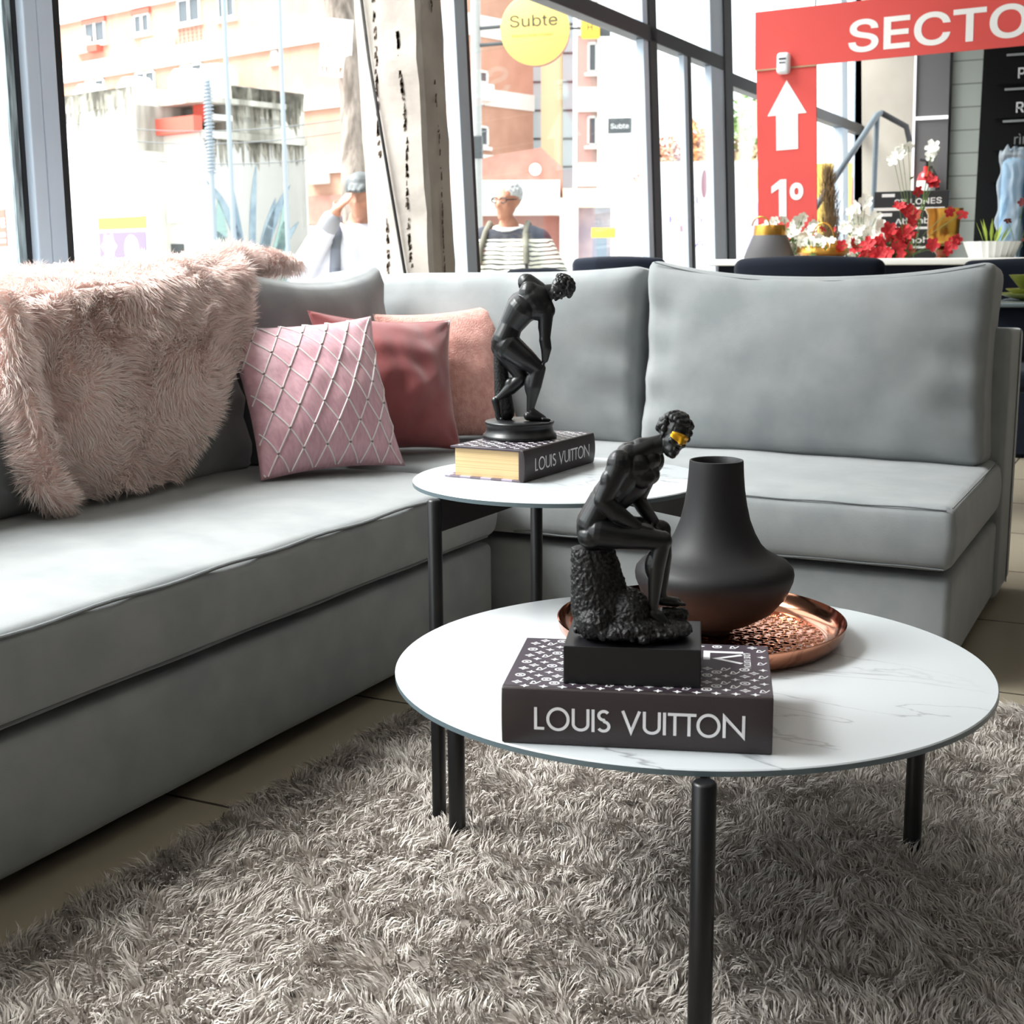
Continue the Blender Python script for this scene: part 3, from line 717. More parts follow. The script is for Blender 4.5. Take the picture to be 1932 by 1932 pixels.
# ------------------------------------------------------------------ statuettes
M_resin = mat('black_resin', (17, 18, 20), .36, spec=.5, bump=.12, bscale=160, bdist=.0008)
M_resin_rough = mat('black_rough_resin', (14, 14, 15), .5, spec=.5, bump=.9, bscale=240, bdist=.002)
M_gold = mat('gold_paint', (222, 164, 40), .3, metal=.85)
def frame_of(U, Fd):
    U = Vector(U).normalized(); Fd = Vector(Fd); Fd = (Fd-U*Fd.dot(U)).normalized(); Sd = Fd.cross(U)
    return U, Fd, Sd, Matrix((Sd, Fd, U)).transposed()
def head(mb, c, U, Fd, h, ears=True, nose=1):
    """skull, jaw, brow, nose, lips, ears; h = chin to crown"""
    U, Fd, Sd, R = frame_of(U, Fd); c = Vector(c); P = lambda s, f, u: c+R @ Vector((s*h, f*h, u*h)); E = lambda s, f, u, r: mb.ell(P(s, f, u), [x*h for x in r], R, 14)
    E(0, -.06, .12, (.30, .38, .36)); E(0, .06, -.06, (.25, .30, .34)); E(0, .12, -.26, (.19, .22, .20)); E(0, .25, -.38, (.10, .10, .085))
    E(0, .285, .10, (.20, .07, .05))                                   # brow
    for s in (-1, 1):
        E(s*.13, .24, -.08, (.10, .09, .08)); E(s*.10, .292, .035, (.055, .035, .03))
        if ears: E(s*.295, -.03, 0, (.035, .07, .10))
    mb.cap(P(0, .315, .07), .035*h*nose, P(0, .40, -.10), .052*h*nose); E(0, .385, -.12, (.062, .05, .038))
    E(0, .325, -.215, (.085, .045, .022)); E(0, .318, -.255, (.075, .045, .026)); E(0, .285, -.31, (.09, .05, .035))
    return R, P
def curls(P, h, R, rnd, n, r, m, name, parent, hair_line=.16, voxel=None, low=-.25, back=True):
    mb = MB(); rg = random.Random(rnd); k = 0
    mb.ell(P(0, -.09, .15), (.335*h, .38*h, .37*h), R, 16)
    while k < n:
        d = Vector((rg.gauss(0, 1), rg.gauss(0, 1), rg.gauss(0, 1))).normalized()
        if d.z < low or (d.y > .30 and d.z < .42+hair_line) : continue
        p = P(d.x*.355, -.08+d.y*.40, .15+d.z*.39); rr = r*h*rg.uniform(.75, 1.2)
        mb.ell(p, (rr, rr*.8, rr), None, 8); k += 1
    return remesh(mb, name, m, voxel or r*h*.16, 1, parent)
def hand(mb, w, d, side, nrm_, L, curl=.6, thumb=1):
    """palm from wrist w along d; fingers bend towards nrm_; side = across the palm"""
    w = Vector(w); d = Vector(d).normalized(); n = Vector(nrm_); n = (n-d*n.dot(d)).normalized(); s = d.cross(n)*side
    for i in range(4): mb.cap(w, .085*L, w+d*.45*L+s*(i-1.5)*.105*L, .062*L, 8)
    for i, fl in enumerate((.42, .50, .47, .36)):
        b = w+d*.45*L+s*(1.5-i)*.115*L; a = 0; p = b
        for q in range(3):
            a += curl*(.5+.3*q); dd = d*math.cos(a)+n*math.sin(a); e = p+dd*fl*L*(.45, .32, .23)[q]
            mb.cap(p, (.055-.006*q)*L, e, (.050-.007*q)*L, 8); p = e
    b = w+d*.12*L+s*.2*L*thumb; e = b+(d*.6+s*.75*thumb+n*.2).normalized()*.24*L; mb.cap(b, .07*L, e, .055*L, 8); mb.cap(e, .054*L, e+(d*.85+s*.25*thumb+n*.35).normalized()*.2*L, .042*L, 8)

# ---- seated figure on a tree stump, gold blindfold
ST = thing('statuette', 'black statuette of a seated man with a gold eye mask, on the low table book', 'statue', (-.5515, 1.426, .4274), YAW)
sc = .1474e-3; ZT = .0446
q = lambda x, y, d=0: Vector(((x-600)*sc, d*sc, ZT+(1790-y)*sc*1.02))
# plinth, turned a little to the figure
pl = MB().box(-.0775, .0775, -.063, .063, 0, .0446).build('plinth', mat('black_plinth', (20, 20, 24), .42, spec=.45), ST, bevel=.0012)
pl.rotation_euler = (0, 0, .325-YAW); pl.location = (.0035, .0135, 0)
b = MB()
b.ell(q(285, 925), (130*sc, 182*sc, 154*sc)); b.cap(q(275, 900, -60), 116*sc, q(365, 720, -50), 105*sc); b.cap(q(275, 900, 60), 116*sc, q(365, 720, 50), 105*sc)
b.cap(q(385, 700, -50), 112*sc, q(540, 500, -70), 123*sc); b.cap(q(385, 700, 50), 112*sc, q(560, 490, 80), 119*sc); b.cap(q(450, 740), 99*sc, q(600, 590), 116*sc)
b.ell(q(600, 450), (132*sc, 204*sc, 132*sc)); b.ell(q(655, 540, -75), (105*sc, 99*sc, 88*sc)); b.ell(q(705, 540, 80), (105*sc, 99*sc, 88*sc))
b.cap(q(560, 380), 105*sc, q(690, 320), 73*sc); b.cap(q(670, 330), 81*sc, q(830, 285), 68*sc)
b.cap(q(500, 400, -120), 72*sc, q(740, 300, -10), 62*sc); b.ell(q(715, 410, 10), (95*sc, 120*sc, 85*sc)); b.cap(q(650, 335), 90*sc, q(815, 300, -5), 68*sc)
b.cap(q(560, 360, -60), 77*sc, q(500, 400, -150), 77*sc)
b.ell(q(475, 430, -165), (101*sc, 94*sc, 121*sc)); b.cap(q(465, 450, -170), 90*sc, q(345, 690, -190), 68*sc); b.ell(q(400, 560, -190), (77*sc, 68*sc, 110*sc)); b.ell(q(430, 600, -150), (61*sc, 61*sc, 99*sc))
b.cap(q(345, 690, -190), 68*sc, q(450, 790, -175), 73*sc); b.cap(q(450, 790, -175), 73*sc, q(610, 895, -130), 42*sc)
b.ell(q(760, 440, 150), (90*sc, 88*sc, 105*sc)); b.cap(q(755, 460, 155), 79*sc, q(650, 740, 150), 57*sc); b.cap(q(650, 745, 150), 59*sc, q(690, 810, 120), 59*sc); b.cap(q(690, 810, 120), 59*sc, q(765, 900, 40), 40*sc)
# legs
b.ell(q(270, 985, -95), (110*sc, 105*sc, 100*sc)); b.cap(q(330, 950, -95), 124*sc, q(560, 985, -105), 105*sc); b.cap(q(560, 985, -105), 105*sc, q(800, 1015, -100), 76*sc); b.ell(q(820, 1020, -105), (69*sc, 65*sc, 79*sc))
b.cap(q(808, 1040, -100), 69*sc, q(770, 1220, -95), 69*sc); b.cap(q(770, 1220, -95), 69*sc, q(752, 1540, -90), 38*sc); b.ell(q(755, 1215, -85), (76*sc, 65*sc, 136*sc))
b.cap(q(748, 1590, -90), 46*sc, q(820, 1650, -105), 42*sc); b.cap(q(790, 1600, -95), 42*sc, q(860, 1680, -110), 36*sc)
for i in range(5): b.cap(q(845, 1672, -150+i*20), 18*sc, q(895-i*3, 1700, -155+i*19), 14*sc, 8)
b.ell(q(270, 985, 95), (110*sc, 105*sc, 100*sc)); b.cap(q(340, 940, 95), 118*sc, q(820, 960, 95), 69*sc); b.ell(q(838, 975, 95), (65*sc, 61*sc, 74*sc))
b.cap(q(838, 990, 95), 63*sc, q(850, 1180, 90), 61*sc); b.cap(q(850, 1180, 90), 61*sc, q(838, 1480, 80), 36*sc)
b.cap(q(835, 1525, 80), 44*sc, q(950, 1545, 90), 40*sc)
for i in range(5): b.cap(q(950, 1548, 60+i*17), 19*sc, q(1015-i*5, 1556, 58+i*17), 14*sc, 8)
# hands, one laid over the other on the thigh
hand(b, q(600, 893, -132), (1, .28, -.10), 1, (0, .3, -1), 185*sc, .25)
hand(b, q(755, 895, 45), (.55, -.35, -.75), -1, (.3, -.2, -1), 165*sc, .35)
HU, HF = (.40, .10, .90), (.26, -.93, -.26); hh = 338*sc
Rh, Ph = head(b, q(898, 245, -25), HU, HF, hh, True, .95)
remesh(b, 'figure', M_resin, .00062, 10, ST)
hb = curls(Ph, hh, Rh, 4, 190, .085, M_resin, 'curly_hair', ST, .10)
# gold mask over the eyes with the nose bridge
mb = MB()
def maskpt(u, v):
    a = (u-.5)*2.15; s = .245*math.sin(a); f = .06+.285*math.cos(a); w = .055+.045*(1-abs(2*u-1)**2); uu = .045+(v-.5)*2*w-.02*(1-abs(2*u-1))
    nb = math.exp(-(s/.045)**2); f += nb*(.045+.05*(.5-v)*2*.6); uu -= nb*.05*(v < .5)*(1-2*v)
    br = math.exp(-((v-.82)/.18)**2)*.018; so = -.022*math.exp(-((abs(s)-.12)/.06)**2-((v-.5)/.22)**2)
    return Ph(s, f+br+so+.014, uu)
mb.grid(maskpt, 40, 14); mm = mb.build('gold_mask', M_gold, ST, smooth=80, label='gold painted eye mask')
sol = mm.modifiers.new('t', 'SOLIDIFY'); sol.thickness = .0009; sol.offset = -1
# stump, mound and stones
b = MB(); rg = random.Random(5)
b.cap(q(290, 1130, 0), 140*sc, q(300, 1420, 0), 165*sc); b.cap(q(235, 1120, -20), 120*sc, q(300, 1550, -20), 185*sc); b.cap(q(350, 1110, 40), 105*sc, q(400, 1560, 60), 200*sc); b.cap(q(300, 1500), 185*sc, q(520, 1640, 0), 190*sc)
b.ell(q(560, 1600, -10), (185*sc, 220*sc, 200*sc)); b.ell(q(520, 1690), (360*sc, 330*sc, 105*sc)); b.ell(q(830, 1725, -10), (240*sc, 260*sc, 75*sc)); b.ell(q(300, 1640, -60), (160*sc, 230*sc, 150*sc)); b.cap(q(860, 1640, 90), 60*sc, q(1000, 1640, 90), 55*sc)
for i in range(110):
    a = rg.uniform(0, 2*PI); r = rg.uniform(.8, 1.03); b.ell(q(600+430*r*math.cos(a), 1745-rg.uniform(0, 60), 330*r*math.sin(a)), [rg.uniform(20, 48)*sc for _ in range(3)], Matrix.Rotation(rg.uniform(0, 3), 3, 'Z'), 6)
def rough(p, n):
    k = .9*(noise.noise(p*260)+.6*noise.noise(p*600)+.5*noise.noise(Vector((p.x*300, p.y*300, p.z*90))))
    return p+n*(k*.0017)
st = remesh(b, 'tree_stump', M_resin_rough, .0011, 2, ST, rough)
for v in st.data.vertices:
    if v.co.z > q(0, 1085).z: v.co.z = q(0, 1085).z+(v.co.z-q(0, 1085).z)*.08
    if v.co.z < ZT-.0005: v.co.z = ZT-.0005
mb = MB()
# ---- bending athlete with a broken shoulder, on a round base
DI = thing('statuette', 'black statuette of a bending man with one arm missing, on the side table book', 'statue', (-1.031, 2.113, .5988), YAW)
sd_ = .2278e-3; s = sd_
q = lambda x, y, d=0: Vector(((x-510)*s, d*s, (1450-y)*s*.935))
MB().lathe([(.0635, 0), (.065, .003), (.0635, .007), (.060, .010), (.0575, .018), (.0585, .023), (.0605, .026), (.0605, .0285), (.059, .030), (0, .030)], 64).build('round_base', M_resin, DI, smooth=50)
b = MB()
b.ell(q(400, 680, 20), (104*s, 112*s, 112*s)); b.cap(q(408, 650, -20), 99*s, q(450, 540, -15), 87*s); b.cap(q(408, 650, 35), 99*s, q(440, 540, 40), 87*s)
b.cap(q(450, 540, -10), 90*s, q(530, 410, -40), 116*s); b.cap(q(445, 540, 40), 90*s, q(530, 390, 60), 116*s); b.cap(q(530, 410, 0), 118*s, q(620, 340, -10), 130*s)
b.ell(q(625, 300, 20), (100*s, 130*s, 100*s)); b.ell(q(650, 400, -60), (97*s, 73*s, 94*s)); b.ell(q(590, 300, -40), (88*s, 83*s, 106*s))
b.cap(q(640, 270, 20), 85*s, q(575, 205, 30), 73*s); b.cap(q(575, 210, 30), 68*s, q(560, 190, 35), 59*s); b.cap(q(560, 200, 20), 28*s, q(525, 195, 25), 7*s); b.cap(q(590, 190, 20), 24*s, q(575, 165, 25), 7*s)
b.cap(q(650, 320, 0), 94*s, q(710, 420, -40), 73*s); b.ell(q(706, 440, -55), (61*s, 65*s, 88*s)); b.cap(q(708, 440, -60), 61*s, q(702, 640, -75), 42*s); b.ell(q(700, 540, -65), (50*s, 50*s, 94*s)); b.cap(q(702, 650, -75), 45*s, q(712, 720, -75), 42*s); b.cap(q(712, 720, -75), 42*s, q(704, 810, -72), 26*s)
hand(b, q(702, 805, -72), (-.25, .1, -1), 1, (-1, .2, -.2), 148*s, .35)
b.cap(q(665, 290, 10), 66*s, q(745, 268, 0), 54*s)
# standing leg
b.cap(q(430, 700, -35), 104*s, q(560, 810, -45), 83*s); b.cap(q(560, 810, -45), 83*s, q(652, 885, -45), 59*s); b.ell(q(655, 890, -48), (54*s, 52*s, 59*s))
b.cap(q(650, 900, -45), 57*s, q(620, 1030, -42), 57*s); b.cap(q(620, 1030, -42), 57*s, q(590, 1220, -38), 28*s); b.ell(q(600, 1020, -38), (53*s, 50*s, 106*s))
b.cap(q(575, 1270, -38), 35*s, q(660, 1280, -42), 33*s); b.cap(q(605, 1235, -40), 33*s, q(690, 1290, -45), 26*s)
for i in range(5): b.cap(q(690, 1292, -75+i*15), 15*s, q(735-i*5, 1298, -78+i*15), 12*s, 8)
# trailing leg
b.cap(q(390, 710, 45), 97*s, q(520, 940, 35), 57*s); b.ell(q(530, 955, 32), (54*s, 52*s, 57*s)); b.cap(q(525, 970, 32), 54*s, q(440, 1050, 36), 54*s); b.cap(q(440, 1050, 36), 54*s, q(345, 1135, 40), 28*s); b.ell(q(450, 1020, 36), (59*s, 47*s, 59*s), Matrix.Rotation(.8, 3, 'Y'))
b.cap(q(328, 1150, 40), 33*s, q(350, 1240, 40), 31*s); b.cap(q(350, 1240, 40), 31*s, q(372, 1300, 38), 24*s)
for i in range(5): b.cap(q(372, 1300, 15+i*14), 14*s, q(392, 1318-i*2, 10+i*14), 11*s, 8)
HU, HF = (.96, -.05, .12), (-.12, -.55, -.83); hh = 222*s
Rh, Ph = head(b, q(800, 255, -5), HU, HF, hh, True, 1)
remesh(b, 'figure', M_resin, .0008, 14, DI)
curls(Ph, hh, Rh, 8, 170, .088, M_resin, 'curly_hair', DI, .10)
b = MB(); b.cap(q(360, 790, 75), 46*s, q(400, 1250, 85), 74*s); b.cap(q(350, 780, 60), 36*s, q(380, 1270, 70), 60*s)
for z in (830, 900, 970, 1050): b.cap(q(322, z, 60), 8*s, q(370, z+8, 40), 7*s, 8)
tr_ = remesh(b, 'tree_trunk', M_resin_rough, .0009, 2, DI)
for v in tr_.data.vertices: v.co.z = max(v.co.z, .029)
# ------------------------------------------------------------------ the street outside
ZS = -.35
M_asph = mat('asphalt', (150, 150, 150), .9); M_pave = mat('pavement', (190, 188, 182), .9)
M_brick = mat('orange_brick', (190, 150, 130), .9, var=(180, 140, 120), vscale=1.3)
M_brick2 = mat('red_brick', (168, 126, 114), .9, var=(154, 112, 100), vscale=2)
M_band = mat('white_render', (226, 226, 222), .9); M_pane = mat('dark_pane', (86, 92, 98), .2)
M_pale = mat('pale_wall_render', (222, 220, 212), .9, var=(206, 204, 194), vscale=.5)
M_stain = mat('stained_render', (200, 198, 188), .9, var=(120, 118, 108), vscale=1.4, stretch=(1.2, 1.2, .22))
M_red = mat('street_red', (204, 92, 76), .8); M_pole = mat('pole_grey', (140, 150, 158), .5); M_yel = mat('sign_yellow', (240, 196, 70), .6)
M_dark = mat('dark_grey_iron', (70, 74, 76), .6); M_offw = mat('off_white', (228, 228, 226), .6); M_navy = mat('navy_print', (44, 42, 58), .6); M_lilac = mat('lilac_print', (120, 106, 176), .7)
st_ = struct(MB().box(-130, -4.6, -60, 110, ZS-.5, ZS-.12).build('street', M_asph)); struct(MB().box(-4.6, -2.8, -60, 60, ZS-.5, ZS).build('pavement', M_pave))
TH = -math.radians(14.2)
def win(parent, f, face, s0, s1, z0, z1, mull=True, name='window'):
    """window on a facade: frame part with its panes below it; face 'L' lies in y=f, face 'R' in x=f"""
    fr = MB(); pn = MB(); t = .09
    def bx(mb, a0, a1, c0, c1, d0, d1):
        if face == 'L': mb.box(a0, a1, f-d1, f-d0, c0, c1)
        else: mb.box(f+d0, f+d1, a0, a1, c0, c1)
    bx(fr, s0, s1, z0, z0+t, -.05, .07); bx(fr, s0, s1, z1-t, z1, -.05, .07); bx(fr, s0, s0+t, z0, z1, -.05, .07); bx(fr, s1-t, s1, z0, z1, -.05, .07)
    if mull: bx(fr, (s0+s1)/2-.07, (s0+s1)/2+.07, z0, z1, -.05, .07)
    bx(fr, s0-.12, s1+.12, z0-.14, z0, -.05, .14)
    o = fr.build(name, M_band, parent); bx(pn, s0+t, s1-t, z0+t, z1-t, -.02, .015); pn.build('pane', M_pane, o); return o
def ac(parent, f, face, s0, s1, z0, z1):
    mb = MB()
    if face == 'L': mb.box(s0, s1, f-.45, f+.02, z0, z1)
    else: mb.box(f-.02, f+.45, s0, s1, z0, z1)
    mb.build('air_conditioner', M_band, parent, bevel=.05)
B = thing('apartment_building', 'orange brick apartment block with white floor bands across the street', 'building', (-26.439, 45.903, 0), TH)
mb = MB(); mb.box(-36, 0, 0, 6.6, ZS-.2, 22); mb.build('wall', M_brick, B)
mb = MB()
for z0, z1 in ((12.25, 12.95), (9.55, 10.35), (6.98, 7.62), (4.47, 5.1), (14.8, 15.6), (17.4, 18.1)): mb.box(-36.05, .06, -.16, 6.62, z0, z1)
mb.build('floor_band', M_band, B)
for s0, s1, z0, z1 in ((-22.0, -20.3, 11.1, 12.1), (-18.0, -16.8, 11.15, 12.0), (-14.7, -13.1, 11.2, 12.25), (-11.9, -10.75, 11.1, 12.25), (-22.2, -20.6, 8.5, 9.5), (-18.1, -16.6, 8.4, 9.5), (-14.7, -13.1, 8.3, 9.5), (-8.5, -8.1, 9.05, 9.5), (-26, -24.4, 11.1, 12.1), (-26, -24.4, 8.5, 9.5)): win(B, 0, 'L', s0, s1, z0, z1)
MB().box(-22.1, -20.2, -.12, .02, 12.02, 12.25).build('shutter_box', M_red, B); MB().box(-18.1, -16.7, -.12, .02, 11.98, 12.2).build('shutter_box', M_red, B)
ac(B, 0, 'L', -22.7, -21.5, 10.75, 11.45); MB().box(-21.4, -20.6, -.35, 0, 10.7, 11.0).build('window_box', M_red, B); ac(B, 0, 'L', -6.25, -5.15, 4.05, 4.55); ac(B, 0, 'L', -16.9, -15.0, 10.35, 10.75)
mb = MB()
for i in range(6):
    for j in range(5): mb.box(-14.75+i*.3, -14.60+i*.3, -.03, .01, 10.42+j*.16, 10.51+j*.16)
mb.build('vent_grille', M_brick2, B)
for s0 in (-19.9, -16.4, -12.6, -10.6): MB().lathe([(.0, 0), (.85, 0), (.85, .9), (.6, 1.25), (0, 1.35)], 20, (s0, -1.2, 7.75)).build('water_tank', M_band, B, smooth=50)
mb = MB(); mb.box(-7, -3.6, -.1, .02, 2.45, 3.6); mb.build('garage_shutter', M_brick2, B); MB().box(-7, -3.6, -.4, .05, 1.55, 2.4).build('ground_panel', mat('pale_green_panel', (190, 206, 202), .8), B)
ac(B, 0, 'R', 3.15, 3.7, 7.1, 7.75)
for a in ((3.2, 3.75, 5.4, 6.2), (3.2, 3.75, 3.2, 4.0), (3.2, 3.75, 7.8, 8.3)): win(B, 0, 'R', *a, mull=False)
# low white building with stained walls and the plant mural
W = thing('low_building', 'low white rendered building with rain-stained walls in front of the brick block', 'building', (-26.081, 32.473, 0), TH)
MB().box(-14, -1.85, -.9, 4, ZS-.2, 6.0).build('tall_wall', M_pale, W)
mb = MB(); mb.box(-14.02, -1.83, -.93, -.86, 5.5, 6.03); mb.box(-2.35, -1.83, -.93, 4, 4.2, 5.5); mb.build('stain', M_stain, W)
M_drip = mat('rain_stain', (104, 100, 90), .95, var=(140, 136, 124), vscale=3); rg = random.Random(3); mb = MB()
for i in range(120):
    x = rg.uniform(-13.8, -1.9); w = rg.uniform(.04, .22); L = rg.choice((.12, .2, .35, .5, 1.1))*rg.uniform(.5, 1.2)
    mb.add([(x-w, -.936, 6.03), (x+w, -.936, 6.03), (x+w*.45, -.936, 6.03-L*.6), (x+w*.1, -.936, 6.03-L), (x-w*.5, -.936, 6.03-L*.5)], [(0, 1, 2, 3, 4)])
for i in range(46):
    y = rg.uniform(.1, 3.9); w = rg.uniform(.03, .14); L = rg.uniform(.15, .9)
    mb.add([(.012, y-w, 4.5), (.012, y+w, 4.5), (.012, y+w*.3, 4.5-L), (.012, y-w*.4, 4.5-L*.7)], [(0, 1, 2, 3)])
for i in range(60):
    y = rg.uniform(1.2, 3.9); w = rg.uniform(.04, .2); L = rg.uniform(.3, 1.3)
    mb.add([(.026, y-w, 6.05), (.026, y+w, 6.05), (.026, y+w*.5, 6.05-L), (.026, y-w*.5, 6.05-L*.8)], [(0, 1, 2, 3)])
mb.build('rain_stain', M_drip, W)
MB().box(-1.85, 0, .0, 4, ZS-.2, 4.66).build('recess_wall', M_pale, W)
mb = MB(); mb.box(-1.85, .02, -.25, .05, 4.66, 5.12); mb.box(-.85, -.28, .4, .6, 5.0, 5.6); mb.build('red_parapet', M_red, W)
MB().box(-1.85, .02, .5, 3, 5.05, 5.2).build('roof_slab', M_band, W); MB().box(-1.85, .3, -.1, 3, 5.5, 5.65).build('roof_slab', M_stain, W)
MB().box(-1.2, .02, 1.15, 3.95, 4.6, 6.08).build('upper_block', M_stain, W)
MB().box(-.05, .10, .0, 3.98, 4.50, 4.72).build('ledge', M_stain, W)
MB().box(-1.0, 0, .05, 3.95, ZS-.2, 4.6).build('mural_wall', M_band, W)
MB().box(-1.66, -.5, -.12, .05, 2.13, 2.47).build('lintel', M_band, W)
d_ = MB().box(-1.64, -1.05, -.06, .05, ZS, 1.5).build('door', M_dark, W)
M_mural = mat('mural_grey_blue', (112, 130, 142), .9, var=(140, 156, 164), vscale=2); M_mural2 = mat('mural_grey_green', (140, 166, 160), .9)
def leafstroke(mb, pts, w):
    P = [Vector(p) for p in pts]
    n = 14; C = []
    for i in range(n+1):
        t_ = i/n; a = P[0].lerp(P[1], t_); c_ = P[1].lerp(P[2], t_); C.append(a.lerp(c_, t_))
    for i in range(n):
        w0 = w*math.sin(PI*(.15+.85*i/n))**.8; w1 = w*math.sin(PI*(.15+.85*(i+1)/n))**.8; d = (C[i+1]-C[i]).normalized(); nn = Vector((-d.y, d.x))
        vs = [C[i]-nn*w0/2, C[i]+nn*w0/2, C[i+1]+nn*w1/2, C[i+1]-nn*w1/2]
        mb.add([(.012, v.x, v.y) for v in vs], [(0, 1, 2, 3)])
mb = MB()
for p, w in ((((1.6, .3), (1.0, 2.6), (.1, 3.3)), .3), (((1.7, .3), (1.7, 2.4), (2.0, 3.9)), .25), (((1.8, .3), (2.4, 2.2), (3.3, 3.3)), .35), (((1.9, .3), (2.8, 1.4), (3.6, 2.2)), .3), (((1.5, .3), (.9, 1.6), (.2, 1.9)), .3), (((1.9, .3), (2.2, 1.6), (2.7, 2.9)), .4), (((1.5, .3), (1.2, 2.0), (1.0, 3.5)), .22)): leafstroke(mb, p, w)
mb.build('plant_mural', M_mural, W)
mb = MB()
for p, w in ((((2.0, .3), (3.2, 1.6), (3.1, 3.4)), .4), (((.3, .8), (.7, 1.6), (.5, 2.8)), .5), (((2.9, .2), (2.9, 1.4), (3.0, 2.2)), .55), (((1.1, .2), (1.0, .9), (1.0, 1.6)), .5)): leafstroke(mb, p, w)
mb.build('plant_mural', M_mural2, W)
g_ = MB(); g_.box(-9, -4.4, -.95, -.9, .4, 1.66); g_ = g_.build('graffiti_band', mat('graffiti_ground', (170, 178, 184), .9, var=(206, 204, 200), vscale=1.2), W)
MB().text('OUZE', (-6.8, -.962, 1.08), (1, 0, 0), (0, 0, 1), .46, 2.1, bold=.03).build('graffiti', mat('graffiti_green', (212, 226, 218), .9), g_)
mb = MB()
for i in range(7): mb.plate((-8.6+i*.62, -.956, .75), (1, 0, 0), (0, 0, 1), [(p[0], p[1]) for p in arc(0, 0, .26, .3, 0, 360, 16)[:-1]])
mb.build('graffiti', M_offw, g_)
# illuminated poster case in front of it
BP = thing('poster_case', 'street advertising case with yellow bands and a purple poster of a blond person', 'sign', (-28.7, 32.1, ZS), TH)
o = lambda x0, x1, z0, z1, y0, y1: (x0, x1, y0, y1, z0-ZS, z1-ZS)
MB().box(*o(-1.5, 1.0, ZS, 2.3, 0, .2)).build('case', M_offw, BP)
mb = MB(); mb.box(*o(-1.5, 1.0, 1.95, 2.3, -.02, .0)); mb.box(*o(-1.5, 1.0, .35, .75, -.02, .0)); mb.build('yellow_band', M_yel, BP)
po_ = MB().box(*o(-1.5, .95, .75, 1.86, -.02, 0)).build('poster', M_lilac, BP)
mb = MB(); mb.plate((-.98, -.022, 1.45-ZS), (1, 0, 0), (0, 0, 1), star(.42, .3, 6)); mb.build('poster_shape', M_offw, po_)
mb = MB(); mb.plate((.2, -.022, 1.35-ZS), (1, 0, 0), (0, 0, 1), arc(0, 0, .36, .42, 0, 360, 20)[:-1]); mb.plate((.2, -.022, .95-ZS), (1, 0, 0), (0, 0, 1), [(-.6, -.2), (.6, -.2), (.35, .18), (-.35, .18)]); mb.build('blond_hair', mat('poster_blond', (238, 216, 160), .8), po_)
mb = MB(); mb.plate((.2, -.026, 1.30-ZS), (1, 0, 0), (0, 0, 1), arc(0, 0, .22, .3, 0, 360, 20)[:-1]); mb.build('face', mat('poster_skin', (236, 196, 178), .8), po_)
mb = MB(); mb.plate((-.75, -.026, .92-ZS), (1, 0, 0), (0, 0, 1), [(-.42, -.1), (.42, -.1), (.42, .16), (-.42, .1)]); mb.build('red_caption', M_red, po_)
# red shop sign far left
LS = thing('shop_sign', 'red street sign with white letters at the left edge of the window', 'sign', (-27.6, 26.2, ZS), TH-.2)
MB().box(-1.3, .34, 0, .1, 1.72, 2.66).build('board', M_red, LS); MB().box(-1.3, .3, .02, .08, 0, 1.7).build('support', mat('teal_grey_panel', (190, 208, 208), .8), LS)
mb = MB(); mb.text('LE', (.30, -.01, 2.22), (1, 0, 0), (0, 0, 1), .30, align='r', bold=.03); mb.box(-.35, .25, -.01, 0, 1.97, 2.07); mb.box(-.35, .25, -.01, 0, 1.82, 1.9); mb.build('lettering', M_offw, LS)
# poles
def pole(label, px, h, r, tilt=0):
    P_ = thing('street_pole', label, 'pole', (px[0], px[1], ZS)); MB().tube([(0, 0, -.2), (tilt, 0, h)], r, 10).build('shaft', M_pole, P_, smooth=60); return P_
pole('tall blue-grey street pole in front of the mural wall', (-18.98, 24.6), 7.4, .055)
pc = pole('cable-wrapped utility pole standing left of the tall blue-grey pole', (-19.43, 24.5), 5.2, .06)
mb = MB()
for i in range(26): mb.tube([(.095*math.cos(a_), .095*math.sin(a_), 3.2+i*.075+.012*a_) for a_ in [k*PI/5 for k in range(11)]], .016, 5)
mb.build('cable_wrap', M_pole, pc)
pole('thin pale street pole on the right of the mural wall', (-17.97, 25.2), 7.2, .05)
# overhead cables
cb_ = MB()
for y0, z0, y1, z1 in ((-1, 4.6, 1, 4.2), (-.5, 4.3, .8, 4.0), (0, 3.9, .6, 3.5)): cb_.tube([(-27+t_*14, 28+y0+t_*2*y1-t_*4, z0+(z1-z0)*t_-.5*math.sin(PI*t_)) for t_ in [k/14 for k in range(15)]], .012, 4)
tag(cb_.build('overhead_cable', M_dark), 'thin dark overhead cables crossing in front of the white building', 'cable')
# tree at the kerb with the hand-painted board
T1 = thing('street_tree', 'bare leaning tree trunk outside, beside the concrete column', 'tree', (-7.2, 11.1, ZS))
M_bark = mat('bark', (150, 138, 128), .95, var=(92, 82, 74), vscale=14, bump=1, bscale=22, bdist=.03, stretch=(1, 1, .25))
k_ = [((-7.15, 11.10, -.5), .16), ((-7.2, 11.19, .98), .115), ((-7.24, 11.24, 1.4), .115), ((-7.30, 11.36, 2.0), .12), ((-7.345, 11.44, 2.45), .12), ((-7.38, 11.46, 2.75), .125), ((-7.50, 11.52, 3.25), .14), ((-7.6, 11.55, 3.7), .15), ((-7.9, 11.6, 4.8), .14)]
mb = MB(); mb.tube([Vector(a)-T1.location for a, r in k_], [r for a, r in k_], 14); tk = mb.build('trunk', M_bark, T1, smooth=70)
BD = thing('painted_board', 'white hand-painted plumber board nailed to the tree trunk', 'sign', (-7.45, 11.30, 2.9), YAW+.12)
mb = MB(); mb.box(-.13, .17, -.012, .012, -.26, .27); bo = mb.build('board', M_offw, BD); bo.rotation_euler = (0, .08, 0)
bl = MB()
